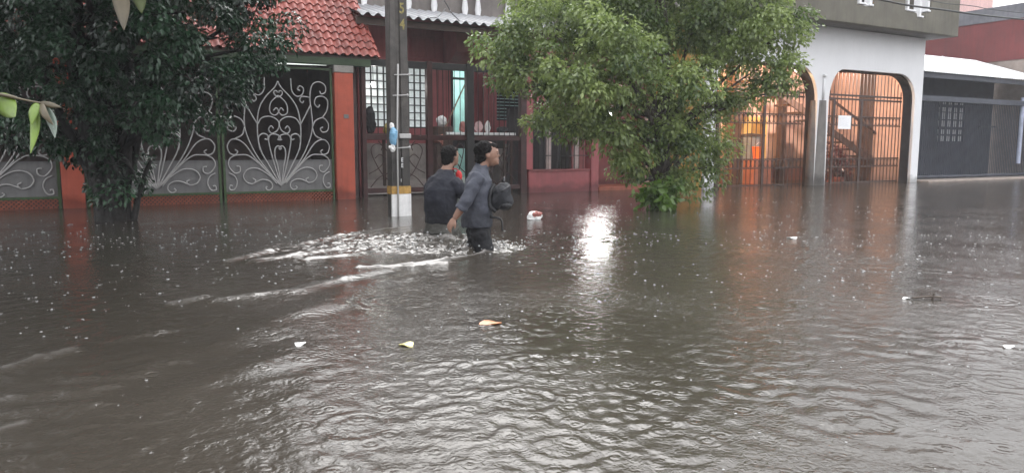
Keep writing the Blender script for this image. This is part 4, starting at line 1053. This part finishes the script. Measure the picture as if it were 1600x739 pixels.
# ------------------------------------------------------------------ hanging leaves close to the camera
HB = thing('overhanging_tree', 'tree close to the viewer seen only as drooping green and brown leaves on thin twigs', 'tree', (-3.2, 3.6, -.5))
hl = [(tuple(dep(x, 60, D) * 1.0)[:2] + (z,), (rx, rx, .55)) for x, D, z, rx in ((-500, 3.0, 3.0, 1.2), (-150, 3.6, 3.1, 1.2), (60, 4.6, 3.2, 1.1), (-250, 5.2, 3.6, 1.5), (120, 6.2, 3.6, 1.1), (-60, 6.6, 4.2, 1.4), (-500, 5.0, 4.2, 1.6), (150, 5.0, 4.0, 1.0), (-350, 3.6, 4.4, 1.6))]
leaves('crown', hl, 26000, .11, .032, (.008, .02, .006), (.03, .06, .015), M['foliagedark'], HB, .6, 25, off=(-3.2, 3.6, -.5), clump=50, spread=.26, up=1.0)  # canopy out of view, added to shade the dark tree and left water
tw = MB(); hb0 = Vector((-3.2, 3.6, -.5)); limb(tw, [hb0, hb0 + Vector((.1, 0, 1.6)), hb0 + Vector((.3, .1, 3.2)), hb0 + Vector((.4, .1, 4.6))], .17, .06, 12)
for c, rad in hl: limb(tw, [hb0 + Vector((.25, .1, 2.8)), (hb0 + Vector((.3, .1, 3.4))).lerp(Vector(c), .5), Vector(c)], .06, .012, 6)
tw.build('trunk', M['barkdark'], HB, smooth=True)
def leaf_blade(a, b, w, m, bend=.0, side=None, name='leaf'):
    a, b = Vector(a), Vector(b); d = b - a; Ln = d.length; dn = d.normalized()
    fh = Vector((math.cos(AZ), math.sin(AZ), 0))
    s = (side or dn.cross(fh)).normalized(); nn = s.cross(dn)
    vs, fs = [], []; n = 10
    for i in range(n + 1):
        t = i / n
        ww = w * math.sin(math.pi * min(1, t ** .8 * .98 + .02)) ** .8 * (1 - .25 * t)
        c = a + d * t + nn * bend * math.sin(math.pi * t) * Ln
        for kk in (-1, -.5, 0, .5, 1): vs.append(c + s * ww * kk + nn * abs(kk) * ww * .25)
    for i in range(n):
        for k_ in range(4): fs.append((i * 5 + k_, i * 5 + k_ + 1, i * 5 + k_ + 6, i * 5 + k_ + 5))
    mb = MB(); mb.add(vs, fs); o = mb.build(name, m, HB, smooth=True)
    so_ = o.modifiers.new('thickness', 'SOLIDIFY'); so_.thickness = .0008
    return o
DD = 1.45
tw = MB(); tw.tube(catmull([dep(-260, -120, 1.7), dep(-120, 60, 1.55), dep(-30, 135, DD), dep(20, 152, DD), dep(56, 160, DD), dep(80, 164, DD)], 6), [.006] * 8 + [.004] * 8 + [.0022] * 10, 6); tw.build('twig', M['leafbrown'], HB, smooth=True)
tw = MB(); tw.tube(catmull([dep(-260, -120, 1.7), dep(-40, -90, 1.5), dep(140, -60, 1.3), dep(190, -25, 1.2), dep(225, -20, 1.2)], 6), .004, 6); tw.build('twig', M['leafbrown'], HB, smooth=True)
for p, q, w, m, bd in (((-12, 150), (24, 183), 19, 'leaffresh', .1), ((54, 162), (48, 240), 8.5, 'leaffresh', .05), ((57, 160), (50, 196), 9, 'leaffresh', -.08), ((66, 163), (86, 216), 9, 'leafpale', .1), ((62, 161), (97, 168), 5, 'leafbrown', .0), ((64, 162), (84, 196), 7, 'leafbrown', -.15)):
    leaf_blade(dep(*p, DD), dep(*q, DD - .02), w / FPX * DD, M[m], bd)
leaf_blade(dep(178, -40, 1.2), dep(194, 48, 1.18), 15 / FPX * 1.2, M['leafbrown'], .05)
leaf_blade(dep(205, -40, 1.2), dep(222, 22, 1.2), 15 / FPX * 1.2, mat('olive_leaf', (.05, .065, .015), .4, .3, 25), .05)

# ------------------------------------------------------------------ people
def voxel(o, size, smooth=6, disp=0.0, dscale=.12):
    r_ = o.modifiers.new('remesh', 'REMESH'); r_.mode = 'VOXEL'; r_.voxel_size = size; r_.use_smooth_shade = True
    s = o.modifiers.new('smooth', 'SMOOTH'); s.factor = .5; s.iterations = smooth
    if disp:
        tx = bpy.data.textures.new('folds', 'CLOUDS'); tx.noise_scale = dscale; tx.noise_depth = 2
        d = o.modifiers.new('folds', 'DISPLACE'); d.texture = tx; d.strength = disp; d.mid_level = .5; d.texture_coords = 'LOCAL'
    return o
def hand(mb, wrist, dirv, palm_n, curl=.5, flip=1):
    w = Vector(wrist); d = Vector(dirv).normalized(); n = Vector(palm_n); n = (n - d * n.dot(d)).normalized(); s = d.cross(n) * flip
    rot = Matrix((d, s, n)).transposed()
    mb.ell(w + d * .048, (.052, .042, .017), 12, 8, rot)
    for k, (off, ln) in enumerate(((.030, .068), (.011, .078), (-.010, .073), (-.029, .056))):
        a = w + d * .085 + s * off; p = [a - d * .02, a]
        ang = 0
        for seg in (.45, .32, .25):
            ang += curl * .75; p.append(p[-1] + (d * math.cos(ang) + n * math.sin(ang)) * ln * seg + s * off * .05)
        mb.tube(p, [.0095, .0095, .009, .008, .0065], 8)
    a = w + d * .025 + s * .036
    mb.tube([a - s * .012, a + s * .014 + d * .018, a + s * .022 + d * .045 + n * .012, a + s * .016 + d * .066 + n * .022], [.013, .012, .010, .0075], 8)

# -- walker in front: grey shirt, facing along the street
P1 = thing('person', 'person in a grey rolled sleeve shirt and black trousers wading with a pack', 'person', tuple(FRONT), R(-29.3 + 8))
b = MB()
b.ell((.125, 0, .965), (.098, .078, .112), 20, 14)                       # skull
b.ell((.155, 0, .905), (.066, .058, .070), 16, 10)                       # jaw
b.ell((.205, 0, .868), (.022, .026, .020), 10, 8)                        # chin
b.tube([(.210, 0, .972), (.224, 0, .938), (.212, 0, .928)], [.009, .014, .011], 8)   # nose
b.ell((.20, 0, .985), (.024, .06, .014), 10, 8)                          # brow
b.ell((.214, 0, .897), (.010, .026, .010), 10, 8)                        # mouth mound
for sg in (1, -1): b.ell((.105, sg * .079, .945), (.020, .011, .031), 10, 8)
b.tube([(.03, 0, .74), (.06, 0, .82), (.095, 0, .90)], [.070, .056, .054], 14)
b.loft([(.02, 0, .12, .08, .12), (.02, 0, .25, .09, .13), (.02, 0, .45, .10, .13), (.03, 0, .62, .105, .145), (.025, 0, .72, .075, .13), (.03, 0, .79, .045, .055)])
b.tube([(.0, -.135, .725), (-.06, -.205, .63), (-.13, -.225, .50), (-.18, -.22, .42), (-.228, -.205, .345)], [.046, .046, .043, .040, .029], 12)
b.tube([(.04, .135, .725), (.06, .21, .63), (.11, .23, .50), (.17, .15, .45), (.20, .06, .43)], [.046, .046, .043, .040, .029], 12)
hand(b, (-.228, -.205, .345), (-.55, .10, -.82), (.6, .55, -.3), .45, 1)
hand(b, (.20, .06, .43), (.3, -.95, .05), (-.1, 0, 1), .55, -1)
for sg, dx in ((-1, .07), (1, -.03)):
    b.tube([(.02, sg * .085, .22), (.03 + dx * .5, sg * .09, .0), (.02 + dx, sg * .09, -.16), (dx, sg * .09, -.5)], [.070, .068, .055, .042], 14)
    b.ell((dx + .06, sg * .09, -.52), (.13, .045, .035), 12, 8)
voxel(b.build('body', M['skin'], P1), .0065, 4)
h = MB()
h.ell((.082, 0, .998), (.108, .086, .089), 20, 12); h.ell((.060, 0, .945), (.072, .080, .085), 16, 10); h.ell((.162, .0, 1.036), (.050, .062, .030), 14, 8); h.ell((.19, -.02, 1.022), (.026, .036, .022), 10, 8); h.ell((.03, 0, .90), (.042, .06, .055), 12, 8)
for sg in (1, -1): h.ell((.105, sg * .071, .985), (.035, .018, .04), 10, 8)
voxel(h.build('hair', M['hair'], P1), .006, 2, .030, .025)
for sg in (1, -1):
    e = MB(); e.ell((.206, sg * .030, .958), (.010, .013, .0085), 10, 8); e.build('eye', M['eye'], P1, smooth=True)
e = MB(); e.ell((.221, 0, .893), (.006, .022, .006), 10, 8); e.build('lips', M['lips'], P1, smooth=True)
s = MB()
s.loft([(.0, 0, .235, .155, .185), (.0, 0, .32, .150, .178), (.01, 0, .45, .142, .170), (.025, 0, .60, .145, .182), (.02, 0, .70, .128, .180), (.02, 0, .765, .10, .14), (.04, 0, .815, .075, .085), (.06, 0, .845, .062, .064)], 28)
s.tube([(.01, -.14, .74), (-.06, -.207, .63), (-.13, -.230, .50), (-.172, -.225, .435)], [.073, .066, .060, .057], 14)
s.tube([(.04, .14, .74), (.06, .212, .63), (.11, .235, .50), (.155, .18, .46)], [.073, .066, .060, .055], 14)
s.tube([(-.155, -.228, .46), (-.178, -.224, .425)], [.064, .063], 14)
s.tube([(.045, -.06, .83), (.095, -.045, .845), (.12, 0, .825), (.095, .045, .845), (.045, .06, .83), (.005, 0, .865), (.045, -.06, .83)], .018, 8)
voxel(s.build('shirt', M['shirtgrey'], P1), .009, 5, .040, .13)
t = MB()
t.loft([(.02, 0, .28, .118, .155), (.02, 0, .2, .122, .16), (.02, 0, .14, .115, .158), (.02, 0, .10, .10, .15)], 24)
for sg, dx in ((-1, .07), (1, -.03)): t.tube([(.02, sg * .085, .20), (.03 + dx * .5, sg * .09, .0), (.02 + dx, sg * .09, -.16), (dx, sg * .09, -.46)], [.105, .098, .080, .065], 16)
voxel(t.build('trousers', M['trousers'], P1), .010, 4, .03, .07)

# -- walker behind: navy T-shirt, back turned
P2 = thing('person', 'person in a dark navy T-shirt with back turned, wading beside the concrete pole', 'person', tuple(BACK), R(-29.3 + 52))
b = MB()
b.ell((.155, -.02, .93), (.096, .076, .110), 20, 14); b.ell((.19, -.02, .872), (.064, .056, .066), 16, 10); b.ell((.238, -.02, .838), (.022, .026, .02), 10, 8)
b.tube([(.243, -.02, .94), (.256, -.02, .905), (.243, -.02, .893)], [.009, .014, .012], 8)
for sg in (1, -1): b.ell((.14, -.02 + sg * .077, .915), (.020, .011, .03), 10, 8)
b.tube([(.05, 0, .70), (.085, -.01, .78), (.125, -.02, .86)], [.078, .060, .057], 14)
b.loft([(.0, 0, .0, .09, .13), (.0, 0, .2, .11, .14), (.0, 0, .4, .115, .15), (.0, 0, .54, .115, .155), (.03, 0, .62, .085, .12), (.06, 0, .72, .045, .055)])
b.tube([(.04, -.13, .62), (.075, -.225, .545), (.13, -.265, .46), (.22, -.24, .46), (.31, -.20, .47)], [.050, .050, .047, .043, .030], 12)
b.tube([(.04, .13, .62), (.075, .23, .545), (.14, .27, .46), (.24, .22, .44), (.32, .14, .44)], [.050, .050, .047, .043, .030], 12)
hand(b, (.31, -.20, .47), (.8, .5, .1), (0, .4, -1), .5, 1); hand(b, (.32, .14, .44), (.7, -.6, .1), (-.2, 0, 1), .5, -1)
for sg, dx in ((-1, .10), (1, -.06)):
    b.tube([(.0, sg * .09, .12), (.05 + dx * .5, sg * .10, -.08), (.05 + dx, sg * .10, -.22), (dx, sg * .10, -.5)], [.10, .085, .062, .043], 14); b.ell((dx + .06, sg * .1, -.52), (.13, .045, .035), 12, 8)
voxel(b.build('body', M['skin'], P2), .0065, 4)
h = MB()
h.ell((.114, -.02, .962), (.107, .084, .089), 20, 12); h.ell((.090, -.02, .905), (.070, .079, .085), 16, 10); h.ell((.192, -.02, .998), (.050, .060, .030), 14, 8); h.ell((.06, -.02, .865), (.042, .06, .05), 12, 8)
for sg in (1, -1): h.ell((.135, -.02 + sg * .068, .945), (.035, .018, .04), 10, 8)
voxel(h.build('hair', M['hair'], P2), .006, 2, .030, .025)
for sg in (1, -1):
    e = MB(); e.ell((.237, -.02 + sg * .029, .922), (.010, .013, .0085), 10, 8); e.build('eye', M['eye'], P2, smooth=True)
s = MB()
s.loft([(-.01, 0, .155, .160, .195), (-.015, 0, .28, .168, .205), (-.02, 0, .42, .180, .215), (.0, 0, .54, .178, .218), (.025, 0, .62, .155, .200), (.04, 0, .68, .125, .160), (.06, 0, .73, .095, .115), (.08, 0, .77, .072, .08)], 28)
s.tube([(.04, -.145, .635), (.07, -.228, .555), (.125, -.266, .465)], [.090, .086, .080], 14)
s.tube([(.04, .145, .635), (.07, .233, .555), (.13, .270, .465)], [.090, .086, .080], 14)
voxel(s.build('shirt', M['shirtnavy'], P2), .009, 5, .040, .14)
t = MB()
t.loft([(.0, 0, .20, .150, .185), (-.01, 0, .12, .165, .20), (-.02, 0, .05, .19, .215), (-.01, 0, -.02, .16, .2), (0, 0, -.08, .11, .15)], 24)
for sg, dx in ((-1, .10), (1, -.06)): t.tube([(.0, sg * .095, .08), (.05 + dx * .5, sg * .105, -.08), (.05 + dx, sg * .105, -.3)], [.13, .12, .09], 16)
voxel(t.build('shorts', M['shorts'], P2), .010, 4, .03, .08)
# what they carry
def on_person(P, v): return P.location + Matrix.Rotation(P.rotation_euler.z, 3, 'Z') @ Vector(v)
c = on_person(P1, (.225, -.03, .535))
bk = thing('backpack', 'dark grey rounded backpack hugged to the chest of the walker in grey', 'backpack', tuple(c), P1.rotation_euler.z)
rt = Matrix.Rotation(R(35), 3, 'Y')
mb = MB(); mb.ell((0, 0, 0), (.095, .15, .16), 22, 16, rt); mb.ell((.045, 0, -.035), (.095, .135, .085), 18, 12); voxel(mb.build('pack_body', M['packgrey'], bk), .010, 3, .03, .08)
mb = MB(); mb.ell((.045, 0, -.075), (.085, .138, .062), 18, 12); mb.build('front_pocket', M['packdark'], bk, smooth=True)
mb = MB(); mb.tube([(.10 * math.sin(a), .152 * math.cos(a), .06 + .06 * math.sin(a)) for a in np.linspace(0, math.pi, 15)], .007, 6); mb.build('zip', M['packdark'], bk, smooth=True)
mb = MB(); mb.tube(catmull([(.04, -.05, .15), (.05, 0, .19), (.04, .05, .15)], 6), .010, 6); mb.build('carry_handle', M['packdark'], bk, smooth=True)
mb = MB(); mb.tube(catmull([(-.06, -.09, .13), (-.10, -.11, .05), (-.11, -.11, -.07), (-.05, -.10, -.14)], 6), .018, 8); mb.build('strap', M['packdark'], bk, smooth=True)
mb = MB(); mb.tube(catmull([(-.10, -.08, -.19), (-.03, -.10, -.20), (.01, -.10, -.23), (.018, -.10, -.33)], 6), [.012] * 10 + [.009] * 9, 6); mb.build('loose_strap', M['packdark'], bk, smooth=True)
c = on_person(P2, (.19, -.105, .70))
rd = thing('pouch', 'small red bag held at the chest of the walker in navy', 'bag', tuple(c), P2.rotation_euler.z)
mb = MB(); mb.ell((0, 0, 0), (.030, .045, .062), 16, 12); voxel(mb.build('pouch_body', M['redcloth'], rd), .008, 2, .015, .05)
mb = MB(); mb.tube(catmull([(-.005, .0, .055), (-.03, .03, .08), (-.08, .06, .07)], 6), .007, 6); mb.build('strap', M['redcloth'], rd, smooth=True)

# ------------------------------------------------------------------ floating litter
c = onz(835, 343); pb = thing('plastic_bag', 'crumpled white plastic bag with red print floating beyond the walkers', 'bag', (c.x, c.y, 0))
crumple('bag_body', (c.x, c.y, .045), (.11, .08, .075), M['plastic'], None, None, 4, .25, pb)
crumple('print_patch', (c.x + .02, c.y - .03, .075), (.075, .06, .052), M['plasticred'], None, None, 14, .3, pb)
def litter(name, x, y, sx, sy, m, label, cat, rot=0.0, seed=1):
    c = onz(x, y); z = water_z(c.x, c.y)
    mb = MB(); n = 14; vs = [(c.x, c.y, z + .012)]
    for k in range(n):
        a = 6.2832 * k / n; rr_ = 1 + .18 * math.sin(a * 3 + seed)
        p = Matrix.Rotation(rot, 3, 'Z') @ Vector((sx * math.cos(a) * rr_, sy * math.sin(a) * rr_, 0)); vs.append((c.x + p.x, c.y + p.y, z + .006 + .006 * math.sin(a * 2 + seed)))
    mb.add(vs, [(0, 1 + k, 1 + (k + 1) % n) for k in range(n)])
    o = mb.build(name, m, off=(c.x, c.y, z)); so_ = o.modifiers.new('thickness', 'SOLIDIFY'); so_.thickness = .004
    return tag(o, label, cat)
litter('fallen_leaf', 636, 539, .033, .045, M['leafyellow'], 'pale yellow leaf floating on the open water below the walkers', 'leaf', .2)
litter('fallen_leaf', 766, 505, .062, .05, M['leaforange'], 'orange brown leaf floating on the dark water below the walkers', 'leaf', -.5, 3)
litter('white_scrap', 468, 539, .028, .03, M['plastic'], 'white scrap floating on the wake by the yellow leaf', 'litter', 0, 2)
litter('white_scrap', 1238, 372, .05, .06, M['plastic'], 'white scrap floating before the grey column of the arches', 'litter', 0, 2)
litter('white_scrap', 1575, 543, .028, .018, M['plastic'], 'flat white scrap floating alone on the pale water at far right', 'litter', -.5, 2)
litter('white_scrap', 1416, 467, .024, .016, M['plastic'], 'small white scrap floating beside the dark twig', 'litter', -.5, 4)
a = onz(1425, 468); b_ = onz(1470, 467); mb = MB(); mb.tube([a + Vector((0, 0, .01)), a.lerp(b_, .6) + Vector((0, 0, .02)), b_ + Vector((0, 0, .012))], .008, 6); mb.tube([a.lerp(b_, .7), a.lerp(b_, .75) + Vector((0, 0, .04))], .008, 6)
tag(mb.build('twig', M['bark'], off=a), 'dark twig floating on the pale grey water', 'twig')

# ------------------------------------------------------------------ rain striking the water
def splashes():
    r = np.random.default_rng(12); mb = MB()
    n = 0
    while n < 1900:
        x = r.uniform(-1.4, 12); y = r.uniform(1.2, 12.5)
        D = x * math.cos(AZ) + y * math.sin(AZ)
        if D < 1.8 or r.random() > min(1, (D / 6.5) ** 1.6) * (1.0 if D < 9 else .4): continue
        if vnoise(np.array([x * .8]), np.array([y * .8]), 91)[0] < .25 + .3 * r.random(): continue
        z = water_z(x, y); s = r.uniform(.35, 1.0) ** 1.6 * .0095 * min(1, D / 5.5)
        if s * 1150 / D < .5: continue
        k = r.integers(0, 3)
        mb.ell((x, y, z + s * .15), (s * r.uniform(.8, 1.7), s * r.uniform(.8, 1.7), s * r.uniform(.3, .7)), 7, 4)
        if k == 0 and r.random() < .3: mb.ell((x + r.normal() * s, y, z + s * 1.3), (s * .35, s * .35, s * .45), 5, 3)
        if k == 1:
            for q in range(3): mb.ell((x + r.normal() * s * 2, y + r.normal() * s * 2, z + .004), (s * .4, s * .4, s * .35), 5, 3)
        n += 1
    o = mb.build('rain_splashes', mat('splash_water', (.30, .30, .30), .12, .05, 5, spec=.6), smooth=True)
    tag(o, kind='stuff')
    # spray thrown up about the walkers
    mb = MB()
    for k in range(130):
        c = [(3.28, 6.52, .20), (3.60, 6.62, .22), (tuple(onz(700, 374)[:2]) + (.32,)), (tuple(onz(655, 388)[:2]) + (.4,))][r.integers(0, 4)]
        x = c[0] + r.normal() * c[2]; y = c[1] + r.normal() * c[2] * .6; z = water_z(x, y) + abs(r.normal()) * .028
        s = r.uniform(.003, .011); mb.ell((x, y, z), (s * 1.4, s * 1.4, s), 6, 4)
    tag(mb.build('spray', bpy.data.materials['splash_water'], smooth=True), kind='stuff')
splashes()

# ------------------------------------------------------------------ rain mist in the air
mb = MB(); mb.box(-60, -60, -1.6, 80, 60, 15)
hz = mb.build('haze'); hm = bpy.data.materials.new('rain_mist'); hm.use_nodes = True; hn = hm.node_tree.nodes; hn.clear()
hv = hn.new('ShaderNodeVolumePrincipled'); hv.inputs['Color'].default_value = (.86, .87, .90, 1); hv.inputs['Density'].default_value = .0016; hv.inputs['Anisotropy'].default_value = 0.0
ho = hn.new('ShaderNodeOutputMaterial'); hm.node_tree.links.new(hv.outputs['Volume'], ho.inputs['Volume'])
hz.data.materials.append(hm); tag(hz, kind='stuff')
